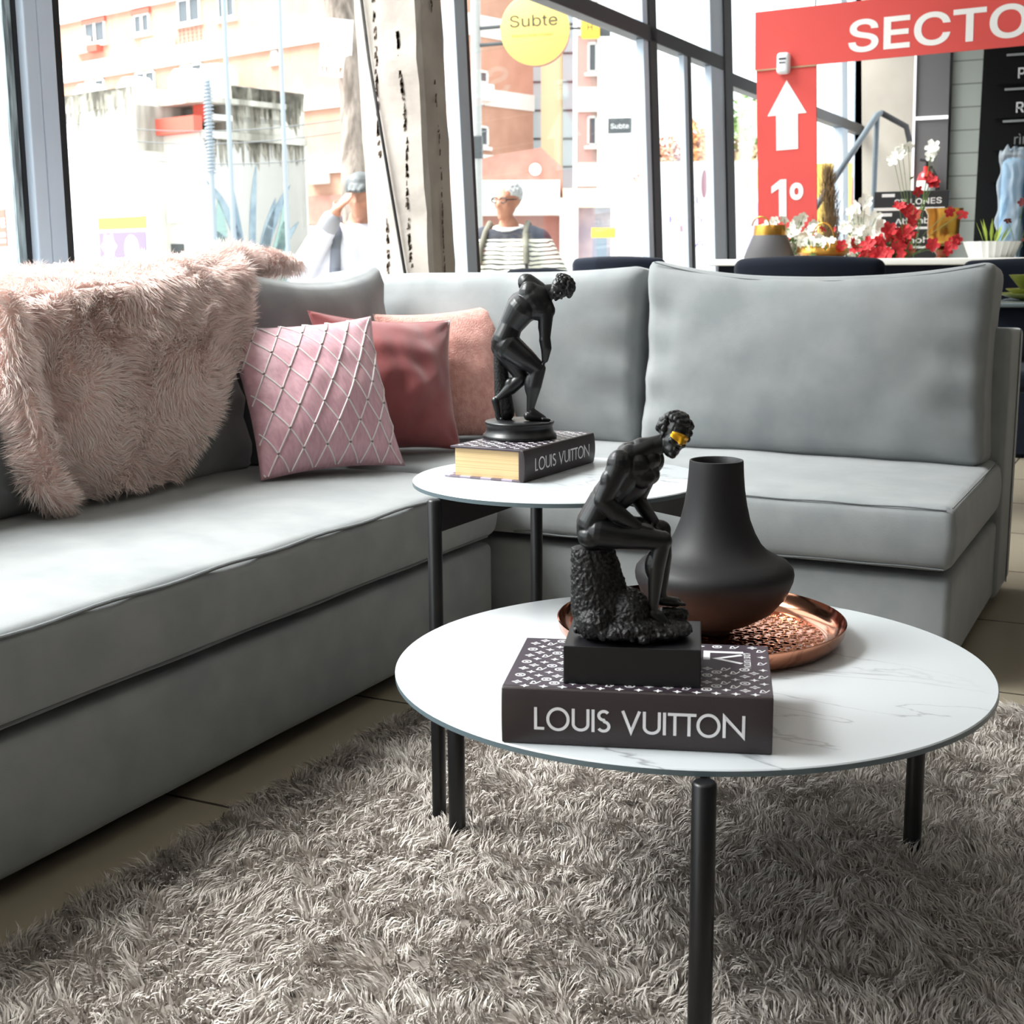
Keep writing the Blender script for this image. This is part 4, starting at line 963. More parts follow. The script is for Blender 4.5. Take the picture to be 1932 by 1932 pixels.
for tx, zz, ww in (('DESTAPAC', .13, .25), ('Y PLOMER', .0, .24), ('11 2270', -.22, .24)): bl.text(tx, (-.11, -.0135, zz), (1, 0, 0), (0, 0, 1), .07, ww, bold=.01)
bl.build('lettering', mat('board_paint', (176, 150, 120), .8), bo)
# round yellow metro sign on its bracket
SB = thing('metro_sign', 'round yellow metro sign on two grey arms outside the window', 'sign', (-6.0, 12.7, 3.15), YAW-.12)
Rs = Matrix.Rotation(PI/2, 3, 'X')
mb = MB(); mb.lathe([(.335, -.10), (.335, .045)], 64); 
for i in range(len(mb.v)): mb.v[i] = tuple(Rs @ Vector(mb.v[i]))
mb.build('drum', mat('sign_rim_brown', (120, 60, 50), .6), SB, smooth=40)
mb = MB(); mb.lathe([(0, .0), (.342, 0), (.342, .02), (.327, .03), (0, .03)], 64)
for i in range(len(mb.v)): mb.v[i] = tuple(Rs @ Vector(mb.v[i])+Vector((0, -.04, 0)))
fc = mb.build('face', mat('sign_face_yellow', (214, 186, 104), .55, emit=(255, 214, 90), estr=.08), SB, smooth=40)
M_ink = mat('sign_ink', (52, 50, 46), .6)
mb = MB(); mb.text('Subte', (-.245, -.073, .02), (1, 0, .03), (-.03, 0, 1), .155, .47); mb.build('lettering', M_ink, fc)
mb = MB(); mb.text('Buenos Aires Ciudad', (-.225, -.073, -.075), (1, 0, .03), (-.03, 0, 1), .04, .40); mb.build('small_lettering', mat('sign_ink_orange', (206, 140, 40), .6), fc)
mb = MB(); mb.tube([(-.62, .02, .03), (-.31, .02, .05)], .018, 8); mb.tube([(-.62, .02, -.13), (-.28, .02, -.11)], .018, 8); mb.build('bracket_arm', M_dark, SB)
MB().tube([(-.60, .03, -3.5), (-.60, .03, .5)], .05, 12).build('pole', mat('pole_steel', (164, 166, 164), .5), SB, smooth=60)
mb = MB(); mb.box(-.655, -.545, -.03, .09, -1.22, -1.0); mb.build('clamp_box', M_dark, SB, bevel=.01)
HS = thing('metro_line_sign', 'small yellow letter sign behind the round metro sign', 'sign', (-5.543, 13.0, 3.20), YAW-.10)
MB().box(-.09, .10, -.03, .06, -.12, .09).build('box', M_yel, HS, bevel=.02); mb = MB(); mb.text('H', (0, -.032, -.05), (1, 0, 0), (0, 0, 1), .09, align='c'); mb.build('lettering', M_ink, HS)
MB().box(.1, .2, -.01, .03, -.1, .08).build('rim', M_dark, HS)
MB().box(-.34, .34, .0, .02, -.03, -.01).build('arm', M_dark, HS)
# street on the right: tower, pink block, white blocks, brick gable
X0 = (-25.6, 56.8)
TW = thing('tower_building', 'pale yellow and glass tower seen under the metro sign', 'building', (-26.9, 58.55, ZS), .44)
MB().box(-1.0, 1.0, 0, 3, -.2, 20).build('wall', mat('pale_yellow', (226, 218, 178), .9), TW)
M_gl = mat('glass_band', (170, 184, 190), .3)
for x0, x1 in ((-1.02, -.45), (.55, 1.02)):
    mb = MB(); mb.box(x0, x1, -.12, .02, 2.8, 20); a_ = mb.build('glass_strip', M_gl, TW); mb = MB()
    for i in range(14): mb.box(x0, x1, -.16, -.12, 3+i*1.25, 3.09+i*1.25)
    mb.build('glass_joint', M_dark, a_)
PK = thing('pink_building', 'pinkish apartment block with white floor bands right of the tower', 'building', (-22.0, 51.6, ZS), .43)
MB().box(-.45, .5, 0, 3, -.2, 20).build('wall', mat('pink_render', (196, 166, 158), .9), PK)
mb = MB()
for z in (4.2, 7.1, 10.0, 12.9): mb.box(-.47, .52, -.12, .1, z, z+.95)
mb.build('floor_band', M_band, PK)
for z in (5.8, 8.6, 11.4): win(PK, 0, 'L', -.1, .3, z, z+1.15, False)
WT = thing('white_building', 'tall white building at the end of the side street', 'building', (-19.25, 48.4, ZS), .41); MB().box(-.95, 1.1, 0, 4, -.2, 20).build('wall', M_band, WT)
mb = MB()
for z in range(3, 18): mb.box(.55, 1.0, -.06, .02, z*.8, z*.8+.4)
mb.build('balcony', mat('pale_grey_balcony', (188, 192, 192), .8), WT)
GB = thing('gable_house', 'low brick house with a gabled front and pale awning beyond the striped-jumper man', 'house', (-19.9, 41.6, ZS), .44)
mb = MB(); mb.plate((0, 0, 0), (1, 0, 0), (0, 0, 1), [(-1.6, -.2), (1.1, -.2), (1.1, 4.3), (.4, 4.95), (-1.0, 4.75), (-1.6, 4.6)], -.0); vs = [(x, 0, z) for x, z in ((-1.6, -.2), (1.1, -.2), (1.1, 4.3), (.4, 4.95), (-1.0, 4.75), (-1.6, 4.6))]
mb = MB(); n_ = 6; mb.add(vs+[(x, 2, z) for x, y, z in vs], [tuple(range(n_)), tuple(range(2*n_-1, n_-1, -1))]+[(k, n_+k, n_+(k+1) % n_, (k+1) % n_) for k in range(n_)]); mb.build('wall', M_brick2, GB)
mb = MB(); mb.plate((.2, -.03, 4.25), (1, 0, 0), (0, 0, 1), arc(0, 0, .2, .2, 0, 360, 16)[:-1], .04); mb.build('round_plaque', M_band, GB)
MB().box(-1.7, 1.0, -1.1, 0, 2.75, 3.85).build('awning', mat('pale_awning', (214, 208, 198), .9), GB)
MB().box(1.1, 2.9, -.6, 0, 3.0, 3.6).build('fascia', mat('cream_fascia', (224, 220, 190), .9), GB); MB().box(1.1, 2.7, 0, .3, -.2, 3.0).build('shopfront', mat('shop_mix', (190, 178, 180), .8, var=(150, 150, 160), vscale=1.2), GB); MB().box(1.0, 1.6, -.7, -.4, .7, 3.3).build('banner', M_band, GB)
# small far signs
S2 = thing('metro_wall_sign', 'dark grey rectangular metro sign far down the street', 'sign', (-11.6, 28.9, 3.85), YAW-.2); MB().box(-.26, .26, 0, .06, -.16, .16).build('board', M_dark, S2); mb = MB(); mb.text('Subte', (0, -.01, -.06), (1, 0, 0), (0, 0, 1), .15, .4, 'c'); mb.build('lettering', M_offw, S2)
S3 = thing('bus_stop_sign', 'yellow-topped grey street sign low above the dark chair back', 'sign', (-9.78, 23.6, ZS), YAW-.1); MB().box(-.22, .22, 0, .06, 1.68, 1.86).build('yellow_board', M_yel, S3); MB().box(-.2, .06, 0, .05, 0, 1.68).build('grey_board', mat('slate_board', (120, 134, 146), .7), S3)
# parked white vehicle side panel with faded lettering
HB = thing('white_hoarding', 'white street hoarding with a red oval and faded letters behind the narrow mullions', 'hoarding', (-8.1, 24.7, ZS), YAW-.05)
MB().box(-1.05, 1.25, 0, .15, -.1, 3.05).build('panel', mat('white_panel', (236, 238, 240), .6), HB); MB().box(-1.2, -1.03, -.02, .2, -.1, 3.0).build('blue_edge', mat('sky_blue', (110, 178, 214), .6), HB)
mb = MB(); mb.plate((-.12, -.01, 2.65), (1, 0, 0), (0, 0, 1), arc(0, 0, .06, .26, 0, 360, 20)[:-1]); mb.box(-.52, -.40, -.01, 0, 2.5, 2.82); mb.box(-.56, -.35, -.01, 0, 1.78, 1.9); mb.build('red_mark', mat('maroon', (116, 50, 56), .7), HB)
mb = MB(); mb.text('P I T', (-.55, -.01, 2.3), (1, 0, 0), (0, 0, 1), .16, .62); mb.text('HOYS', (-.75, -.01, 1.95), (1, 0, 0), (0, 0, 1), .17, .9); mb.text('YAR', (-.5, -.01, 1.5), (1, 0, 0), (0, 0, 1), .17, .62); mb.build('lettering', M_lilac, HB)
mb = MB(); mb.box(.62, 1.25, -.02, 0, 2.55, 2.9); ye = mb.build('yellow_label', M_yel, HB)
MB().box(.66, 1.25, -.02, 0, 1.1, 2.3).build('purple_poster', M_lilac, HB)
YH = thing('yellow_hoarding', 'yellow street hoarding behind the red arrow panel', 'hoarding', (-4.65, 20.6, ZS), YAW-.2); MB().box(-.55, .6, 0, .1, -.1, 2.65).build('panel', M_yel, YH); MB().box(-.55, .6, -.02, 0, .8, 1.2).build('lilac_strip', M_lilac, YH)
PB = thing('striped_pole', 'red and white striped barrier pole outside, right of the arrow panel', 'pole', (-3.22, 14.65, ZS)); mb = MB()
for i in range(12): mb.mi = i % 2; mb.tube([(0, 0, .3*i), (0, 0, .3*i+.15*1.0+.15)], .045, 12)
mb.build('shaft', [mat('barrier_red', (190, 40, 50), .5), M_offw], PB, smooth=40)
# trees far down the street
def leafcloud(name, label, c, r, n, cols, seed, stem=True):
    T_ = thing('tree', label, 'tree', (c[0], c[1], ZS)); rg = np.random.RandomState(seed)
    d = rg.normal(size=(n, 3)); d /= np.linalg.norm(d, axis=1)[:, None]; rad_ = rg.uniform(.5, 1, n)[:, None]**.5
    P = d*rad_*np.array(r)*(1+.18*np.sin(d @ rg.normal(size=(3, 1))*7)); P[:, 2] += c[2]-ZS
    a = rg.normal(size=(n, 3)); a /= np.linalg.norm(a, axis=1)[:, None]; b_ = np.cross(a, d); b_ /= np.linalg.norm(b_, axis=1)[:, None]+1e-9; L = rg.uniform(.10, .2, n)[:, None]
    V = np.stack([P-a*L, P+b_*L*.4, P+a*L, P-b_*L*.4], 1).reshape(-1, 3); bb = np.arange(n)[:, None]*4
    T = np.concatenate([bb+np.array([[0, 1, 2]]), bb+np.array([[0, 2, 3]])], 1).reshape(-1, 3)
    m = mat(name, cols[0], .8); t, b2 = nodes(m); g = t.nodes.new('ShaderNodeNewGeometry'); rp = t.nodes.new('ShaderNodeValToRGB'); rp.color_ramp.elements[0].color = srgb(*cols[0]); rp.color_ramp.elements[1].color = srgb(*cols[1]); t.links.new(g.outputs['Random Per Island'], rp.inputs[0]); t.links.new(rp.outputs[0], b2.inputs['Base Color'])
    f = fast_mesh('foliage', V, T, m, T_); f['kind'] = 'stuff'
    MB().tube([(0, 0, 0), (.05, 0, c[2]-ZS)], [.14, .08], 8).build('trunk', M_bark, T_, smooth=60)
leafcloud('green_leaf', 'green tree above the hoardings, left of the red arrow panel', (-13.3, 46, 5.3), (1.1, 1.1, 1.15), 1700, ((104, 146, 70), (160, 190, 110)), 1)
leafcloud('autumn_leaf', 'orange autumn tree between the narrow window mullions', (-15.0, 44.6, 4.0), (.9, .9, 1.35), 1500, ((226, 170, 96), (214, 150, 110)), 2)
leafcloud('rust_leaf', 'rust-coloured autumn tree behind the first narrow mullion', (-16.0, 44.2, 3.6), (1.0, 1.0, 1.2), 1500, ((204, 160, 130), (190, 140, 120)), 3)
leafcloud('olive_leaf', 'brownish shrub under the green tree, left of the red arrow panel', (-13.4, 45, 3.7), (1.2, 1.0, 1.1), 1500, ((160, 146, 110), (190, 160, 120)), 6)

# ------------------------------------------------------------------ people outside
M_skin = mat('skin', (178, 122, 98), .6); M_hair = mat('grey_hair', (200, 200, 198), .8, var=(160, 160, 162), vscale=40)
def striped(name, base, top, zt, z0, per, duty, dark):
    m = mat(name, base, .85); t, b = nodes(m); tc = t.nodes.new('ShaderNodeTexCoord'); sp = t.nodes.new('ShaderNodeSeparateXYZ'); t.links.new(tc.outputs['Object'], sp.inputs[0])
    def mth(op, a, v=None):
        n = t.nodes.new('ShaderNodeMath'); n.operation = op; t.links.new(a, n.inputs[0])
        if v is not None: n.inputs[1].default_value = v
        return n.outputs[0]
    wv = t.nodes.new('ShaderNodeTexNoise'); wv.inputs['Scale'].default_value = 5; wv.inputs['Detail'].default_value = 1
    ad = t.nodes.new('ShaderNodeMath'); ad.operation = 'MULTIPLY_ADD'; ad.inputs[1].default_value = .03; t.links.new(wv.outputs[0], ad.inputs[0]); t.links.new(sp.outputs[2], ad.inputs[2])
    f = mth('FRACT', mth('DIVIDE', ad.outputs[0], per)); st = mth('LESS_THAN', f, duty); lo_ = mth('GREATER_THAN', sp.outputs[2], z0)
    mu = t.nodes.new('ShaderNodeMath'); mu.operation = 'MULTIPLY'; t.links.new(st, mu.inputs[0]); t.links.new(lo_, mu.inputs[1])
    tp = mth('GREATER_THAN', sp.outputs[2], zt); mx = t.nodes.new('ShaderNodeMath'); mx.operation = 'MAXIMUM'; t.links.new(mu.outputs[0], mx.inputs[0]); t.links.new(tp, mx.inputs[1])
    mi = t.nodes.new('ShaderNodeMix'); mi.data_type = 'RGBA'; mi.inputs[6].default_value = srgb(*base); mi.inputs[7].default_value = srgb(*dark); t.links.new(mx.outputs[0], mi.inputs[0]); t.links.new(mi.outputs[2], b.inputs['Base Color'])
    return m
def torso(mb, g=0):
    mb.ell((0, 0, 1.0), (.17+g, .115+g, .12)); mb.cap((-.07, 0, 1.0), .115+g, (-.08, .0, 1.28), .125+g); mb.cap((.07, 0, 1.0), .115+g, (.08, 0, 1.28), .125+g); mb.cap((-.13, .0, 1.37), .085+g, (.13, 0, 1.37), .085+g); mb.cap((0, .01, 1.36), .09+g, (0, .0, 1.47), .062+g)
def legs(mb, g=0, low=0):
    for s in (-1, 1):
        mb.cap((s*.09, 0, .96), .105+g, (s*.10, -.01, .52), .066+g); mb.cap((s*.10, -.01, .50), .066+g, (s*.105, .02, .10+low), .045+g)
def feet(mb, g=0):
    for s in (-1, 1): mb.cap((s*.105, .04, .055), .05+g, (s*.13, -.13, .045), .045+g)
# man in the striped jumper (local: faces -y)
MN = thing('person', 'grey-haired person with glasses, navy and white striped jumper and backpack straps', 'person', (-3.735, 7.52, ZS), YAW-.25)
b = MB(); torso(b); legs(b); feet(b)
for s, el, wr in ((-1, (-.27, .02, 1.10), (-.27, -.06, .86)), (1, (.32, .0, 1.14), (.33, -.10, .90))):
    b.cap((s*.185, 0, 1.38), .062, el, .045); b.cap(el, .046, wr, .03); hand(b, wr, (0, -.25, -1), -s, (-s, 0, 0), .19, .3)
hd = (0, -.03, 1.61); Rm, Pm = head(b, hd, (0.02, -.08, 1), (-.42, -1, -.08), .245)
remesh(b, 'body', M_skin, .011, 4, MN)
b = MB(); torso(b, .016)
for s, el, wr in ((-1, (-.27, .02, 1.10), (-.27, -.06, .90)), (1, (.32, .0, 1.14), (.33, -.10, .94))): b.cap((s*.185, 0, 1.375), .078, el, .066); b.cap(el, .066, wr, .048)
sw = remesh(b, 'striped_jumper', striped('striped_knit', (232, 230, 214), None, 1.385, 1.17, .0265, .30, (40, 42, 52)), .012, 4, MN)
for v in sw.data.vertices:
    if v.co.z > 1.445 and math.hypot(v.co.x, v.co.y) < .12: v.co.z = 1.445+(v.co.z-1.445)*.1
b = MB(); b.tube([(.078*math.cos(a_)*1.12, .0+.078*math.sin(a_), 1.452+.012*math.sin(a_)) for a_ in [k*PI/12 for k in range(25)]], .014, 8); b.build('collar', M_offw, MN, smooth=60)
b = MB(); legs(b, .018); b.ell((0, 0, .98), (.185, .13, .12)); remesh(b, 'trousers', mat('dark_trousers', (60, 62, 70), .85), .014, 4, MN)
b = MB(); feet(b, .012); remesh(b, 'shoes', M_dark, .012, 3, MN)
mb = MB(); hp = []
mb.ell(Pm(0, -.09, .17), (.31*.245, .37*.245, .33*.245), Rm, 20); remesh(mb, 'hair', M_hair, .006, 2, MN, lambda p, n: p+n*.004*noise.noise(p*60))
mb = MB()
for s in (-1, 1):
    rr = [Pm(s*.125+.10*math.cos(a_), .345, .035+.065*math.sin(a_)) for a_ in [k*PI/8 for k in range(17)]]; mb.tube(rr, .0035, 6)
    mb.tube([Pm(s*.225, .34, .05), Pm(s*.29, .0, .05)], .0035, 6)
mb.tube([Pm(-.03, .355, .05), Pm(.03, .355, .05)], .003, 6); mb.build('glasses', M_gasket, MN)
M_strap = mat('khaki_strap', (98, 95, 82), .8)
for s in (-1, 1):
    mb = MB(); mb.tube([(s*.115, .10, 1.43), (s*.12, .0, 1.48), (s*.125, -.09, 1.42), (s*.14, -.142, 1.32), (s*.145, -.15, 1.24)], .019, 8); mb.build('backpack_strap', M_strap, MN, smooth=60)
    mb = MB(); mb.tube([(s*.145, -.15, 1.24), (s*.155, -.135, 1.05)], .010, 6); mb.build('strap_webbing', M_gasket, MN)
mb = MB(); vs, fs = rbox(-.15, .15, .13, .27, 1.0, 1.42, .05, (6, 4, 6)); mb.add(vs, fs).build('backpack', M_dark, MN, smooth=60)
# person shading the eyes, half hidden by the column
M2 = thing('person', 'person in pale jacket and dark cap, hand raised to the forehead, left of the column', 'person', (-3.87, 6.07, ZS), YAW+.15)
b = MB(); torso(b); legs(b); feet(b)
b.cap((-.185, 0, 1.37), .06, (-.31, -.08, 1.20), .045); b.cap((-.31, -.08, 1.20), .046, (-.13, -.20, 1.50), .03); hand(b, (-.13, -.20, 1.50), (.55, .1, .7), 1, (.5, .6, -.3), .15, .25)
b.cap((.185, 0, 1.37), .06, (.25, .02, 1.10), .045); b.cap((.25, .02, 1.10), .046, (.25, -.06, .88), .03); hand(b, (.25, -.06, .88), (0, -.2, -1), -1, (-1, 0, 0), .18, .3)
Rm, Pm = head(b, (0, -.03, 1.58), (0, -.08, 1), (-.25, -1, -.05), .24); remesh(b, 'body', M_skin, .011, 4, M2)
b = MB(); torso(b, .024); b.cap((-.185, 0, 1.37), .085, (-.31, -.08, 1.20), .075); b.cap((-.31, -.08, 1.20), .074, (-.17, -.175, 1.43), .05); b.cap((.185, 0, 1.37), .085, (.25, .02, 1.10), .07); b.cap((.25, .02, 1.10), .07, (.25, -.06, .92), .05)
jk = remesh(b, 'jacket', mat('pale_jacket', (212, 212, 222), .85, var=(196, 196, 208), vscale=6), .013, 4, M2)
for v in jk.data.vertices:
    if v.co.z > 1.44 and math.hypot(v.co.x, v.co.y) < .12: v.co.z = 1.44+(v.co.z-1.44)*.1
mb = MB(); mb.cap((-.17, -.175, 1.43), .052, (-.155, -.185, 1.46), .05); mb.build('cuff', mat('grey_cuff', (150, 150, 156), .8), M2, smooth=60)
for s in (-1, 1): mb = MB(); mb.tube([(s*.11, .10, 1.42), (s*.12, .0, 1.48), (s*.125, -.10, 1.40), (s*.14, -.155, 1.22), (s*.15, -.13, 1.02)], .028, 8); mb.build('backpack_strap', mat('slate_strap', (110, 114, 128), .8), M2, smooth=60)
b = MB(); legs(b, .018); b.ell((0, 0, .98), (.185, .13, .12)); remesh(b, 'trousers', mat('grey_trousers', (96, 98, 106), .85), .014, 4, M2)
b = MB(); feet(b, .012); remesh(b, 'shoes', M_dark, .012, 3, M2)
mb = MB(); mb.ell(Pm(0, -.06, .22), (.33*.24, .40*.24, .32*.24), Rm, 18); mb.cap(Pm(-.12, .30, .20), .02, Pm(-.10, .52, .15), .012); mb.cap(Pm(.12, .30, .20), .02, Pm(.10, .52, .15), .012); mb.cap(Pm(0, .3, .21), .02, Pm(0, .54, .15), .012); remesh(mb, 'cap', M_dark, .007, 3, M2)
# ------------------------------------------------------------------ shop interior behind the sofa
M_velvet = mat('navy_velvet', (17, 22, 33), .85, spec=.15, sheen=.08); M_satin = mat('satin_black', (18, 18, 20), .4)
def chair(label, x, y, rz, w=.52, top=.915):
    """dining chair; local: back towards -y"""
    C_ = thing('dining_chair', label, 'chair', (x, y, 0), rz, 'navy velvet dining chairs')
    vs, fs = rbox(-w/2, w/2, -.24, .24, .42, .50, .03, (8, 8, 3)); MB().add(vs, fs).build('seat', M_velvet, C_, smooth=60)
    vs, fs = rbox(-w/2, w/2, -.30, -.235, .50, top, .032, (14, 3, 10), lambda p, u: p+Vector((0, .05*u[0]**2-.03*(u[2]+1)/2, -.012*u[0]**2*(u[2] > .5)))); MB().add(vs, fs).build('backrest', M_velvet, C_, smooth=60)
    for sx in (-1, 1):
        for sy in (-1, 1): MB().tube([(sx*(w/2-.05), sy*.19, .43), (sx*(w/2-.02), sy*.235, 0)], [.017, .009], 10).build('leg', M_satin, C_, smooth=60)
    return C_
chair('navy velvet dining chair back showing left of the big back cushion', -2.60, 6.66, .1, .485, .925)
chair('navy velvet dining chair back directly above the big back cushion, under the white flowers', -1.21, 5.02, .02, .53, .915)
chair('navy velvet dining chair at the right end of the sofa, behind the green plates', -.42, 5.45, PI, .80, .905)
chair('navy velvet dining chair just showing at the foot of the concrete column', -3.35+.95, 5.30, .1, .3, .875)
# white counter carrying the flowers
CT = thing('counter', 'white-topped navy sideboard behind the dining chairs, carrying vases and flowers', 'sideboard', (-.7, 6.8, 0))
vs, fs = rbox(-1.45, 2.2, -.3, .35, .875, .906, .006, (10, 4, 2)); MB().add(vs, fs).build('worktop', mat('white_lacquer', (228, 226, 220), .4), CT, smooth=50)
MB().box(-1.4, 2.15, -.25, .32, .02, .875).build('cabinet', M_velvet, CT)
# dining table with plates
DT = thing('dining_table', 'glass dining table with black legs at the right end of the sofa', 'table', (.45, 4.62, 0))
vs, fs = rbox(-.98, .9, -.45, .42, .762, .776, .005, (6, 4, 2)); MB().add(vs, fs).build('tabletop', mat('smoked_glass', (96, 104, 106), .15), DT, smooth=50)
MB().box(-.95, .87, -.42, .40, .64, .761).build('apron', M_velvet, DT)
for sx, sy in ((-.45, -.36), (.78, -.36), (-.45, .33), (.78, .33)): MB().tube([(sx, sy, .73), (sx*1.04, sy*1.05, 0)], [.03, .018], 10).build('leg', M_satin, DT, smooth=60)
M_green = mat('olive_glaze', (112, 116, 42), .3, var=(86, 96, 34), vscale=14)
def dish(label, x, y, z, prof, name):
    D_ = MB().lathe(prof, 48).build(name, M_green, smooth=60); D_.location = (x, y, z); tag(D_, label, 'bowl' if name == 'bowl' else 'plate', None); return D_
dish('large olive green plate, lowest of the stack on the glass table', -.38, 4.42, .777, [(0, .0), (.085, .0), (.15, .018), (.152, .022), (.085, .006), (0, .006)], 'plate')
dish('smaller olive green plate lying on the large one', -.385, 4.42, .784, [(0, .0), (.075, .0), (.12, .024), (.122, .028), (.075, .006), (0, .006)], 'plate')
dish('olive green bowl on top of the green plates', -.40, 4.42, .791, [(0, .0), (.05, .0), (.095, .055), (.10, .062), (.094, .060), (.05, .006), (0, .006)], 'bowl')
BN = thing('bench', 'cream upholstered bench with black splayed legs right of the sofa', 'bench', (.05, 4.15, 0))
vs, fs = rbox(-.36, .5, -.2, .2, .37, .46, .03, (8, 6, 3)); MB().add(vs, fs).build('seat', mat('cream_fabric', (206, 196, 182), .9), BN, smooth=60)
for sx, sy in ((-.33, -.16), (.45, -.16), (-.33, .16), (.45, .16)): MB().tube([(sx, sy, .38), (sx*1.12, sy*1.2, 0)], [.016, .011], 10).build('leg', M_satin, BN, smooth=60)
# ---- vases and flowers on the counter
ZC = .9065
M_brass = mat('brass', (190, 142, 66), .3, metal=1); M_char = mat('charcoal_ceramic', (66, 64, 66), .7)
V1 = thing('vase', 'charcoal cone vase with a brass neck and ring handle, left of the brass bowl', 'vase', (-1.93, 6.85, ZC))
MB().lathe([(0, 0), (.125, .0), (.128, .01), (.085, .115), (.083, .118)], 40).build('body', M_char, V1, smooth=50); MB().lathe([(.083, .117), (.079, .165), (.077, .168), (.074, .16), (.075, .117)], 40).build('neck', M_brass, V1, smooth=50)
MB().tube([(-.045+.045*math.cos(a_), -.01, .165+.045*math.sin(a_)) for a_ in [k*PI/14 for k in range(15)]], .004, 8).build('handle', M_brass, V1, smooth=60)
V2 = thing('vase', 'low round brass bowl vase with white blossoms behind it', 'vase', (-1.66, 6.85, ZC))
MB().lathe([(0, 0), (.09, 0), (.13, .03), (.122, .06), (.09, .085), (.05, .095), (.048, .093), (.08, .08)], 40).build('body', M_brass, V2, smooth=60); MB().tube([(.0+.055*math.cos(a_), 0, .09+.085*math.sin(a_)) for a_ in [k*PI/14 for k in range(15)]], .004, 8).build('handle', M_brass, V2, smooth=60)
V3 = thing('urn', 'polished brass footed urn among the red flowers', 'vase', (-1.10, 6.95, ZC-.035))
MB().lathe([(0, 0), (.055, 0), (.06, .012), (.03, .03), (.026, .05), (.04, .068), (.022, .085)], 36).build('foot', mat('dark_copper', (120, 66, 48), .3, metal=.8), V3, smooth=60)
MB().lathe([(.022, .085), (.07, .12), (.074, .15), (.076, .24), (.088, .262), (.09, .27), (.08, .268), (.07, .24)], 40).build('cup', M_brass, V3, smooth=50)
M_petw = mat('white_petal', (236, 236, 228), .7); M_petr = mat('red_petal', (160, 18, 28), .7, var=(196, 36, 44), vscale=30); M_stem = mat('green_stem', (96, 120, 62), .7)
def flower(mb, c, r, rg, npet=5):
    c = Vector(c); ax = Vector((rg.gauss(0, .5), -1+rg.gauss(0, .4), rg.gauss(.2, .5))).normalized(); a = ax.orthogonal().normalized(); b_ = ax.cross(a); ph = rg.uniform(0, 6)
    for k in range(npet):
        t_ = ph+2*PI*k/npet; d = a*math.cos(t_)+b_*math.sin(t_); s_ = ax.cross(d); cup = rg.uniform(.1, .5)
        P = [c, c+d*r*.5+s_*r*.42+ax*r*cup*.4, c+d*r*.95+s_*r*.30+ax*r*cup, c+d*r*1.05+ax*r*cup*.8, c+d*r*.95-s_*r*.30+ax*r*cup, c+d*r*.5-s_*r*.42+ax*r*cup*.4, c+d*r*.55+ax*r*(cup*.4-.1)]
        mb.add(P, [(0, 1, 6), (1, 2, 6), (2, 3, 6), (3, 4, 6), (4, 5, 6), (5, 0, 6)])
def bouquet(label, base, pts, r, m, seed, spread, name='flower_spray', thick=.0014):
    Fl = thing(name, label, 'flowers', base); rg = random.Random(seed); st = MB(); leaf = MB()
    base = Vector(base)
    for p in pts:
        p = Vector(p)-base; st.tube([(0, 0, 0), p*.5+Vector((0, 0, .02)), p], thick, 5)
        fl = MB(); flower(fl, p, r*rg.uniform(.8, 1.2), rg)
        fl.build('blossom', m, Fl)
        if rg.random() < .6:
            q_ = p*rg.uniform(.5, .8); d = Vector((rg.gauss(0, 1), rg.gauss(0, .6), rg.gauss(0, 1))).normalized()*.03; s_ = d.orthogonal().normalized()*.008; leaf = MB(); leaf.add([q_, q_+d*.5+s_, q_+d, q_+d*.5-s_], [(0, 1, 2, 3)]); leaf.build('leaf', M_stem, Fl)
    st.build('stem', M_stem, Fl)
    return Fl
def cloud(cx, cy, cz, rx, ry, rz, n, seed):
    rg = random.Random(seed); out = []
    while len(out) < n:
        a = [rg.uniform(-1, 1) for _ in range(3)]
        if a[0]**2+a[2]**2 < 1: out.append((cx+a[0]*rx, cy+a[1]*ry, cz+a[2]*rz))
    return out
bouquet('white blossom spray rising behind the charcoal and brass vase', (-1.86, 6.98, ZC), cloud(-1.86, 7.0, 1.03, .16, .06, .105, 34, 1), .030, M_petw, 1, 0)
bouquet('white blossom spray right of the low brass bowl', (-1.50, 6.98, ZC), cloud(-1.50, 7.0, 1.0, .11, .06, .13, 40, 2)+[(-1.53, 7, 1.16), (-1.49, 7, 1.19), (-1.56, 7, 1.14)], .032, M_petw, 2, 0)
bouquet('small white blossoms right above the low brass bowl', (-1.68, 6.72, ZC), cloud(-1.66, 6.74, .985, .10, .03, .03, 12, 3), .028, M_petw, 3, 0)
bouquet('red flower garland trailing beside the brass urn down to the chair back', (-1.25, 6.8, ZC), cloud(-1.27, 6.78, 1.06, .07, .05, .10, 16, 4)+cloud(-1.33, 6.78, .96, .10, .05, .06, 16, 5)+cloud(-1.40, 6.76, .90, .10, .03, .035, 12, 6)+[(-1.14, 6.78, 1.27), (-1.13, 6.78, 1.25), (-1.20, 6.78, 1.22), (-1.05, 6.78, 1.12), (-.99, 6.78, 1.11), (-1.01, 6.78, .99), (-1.03, 6.78, .97), (-1.05, 6.78, .94), (-1.12, 6.78, .97), (-1.55, 6.78, .97), (-1.50, 6.78, .98), (-1.48, 6.78, .95)], .032, M_petr, 4, 0)
bouquet('thin sprig of small red buds in front of the arrow panel', (-1.72, 7.1, ZC), [(-1.86, 7.1, 1.09), (-1.83, 7.1, 1.08), (-1.80, 7.1, 1.065), (-1.76, 7.1, 1.05), (-1.72, 7.1, 1.06), (-1.66, 7.1, 1.05)], .018, M_petr, 7, 0)
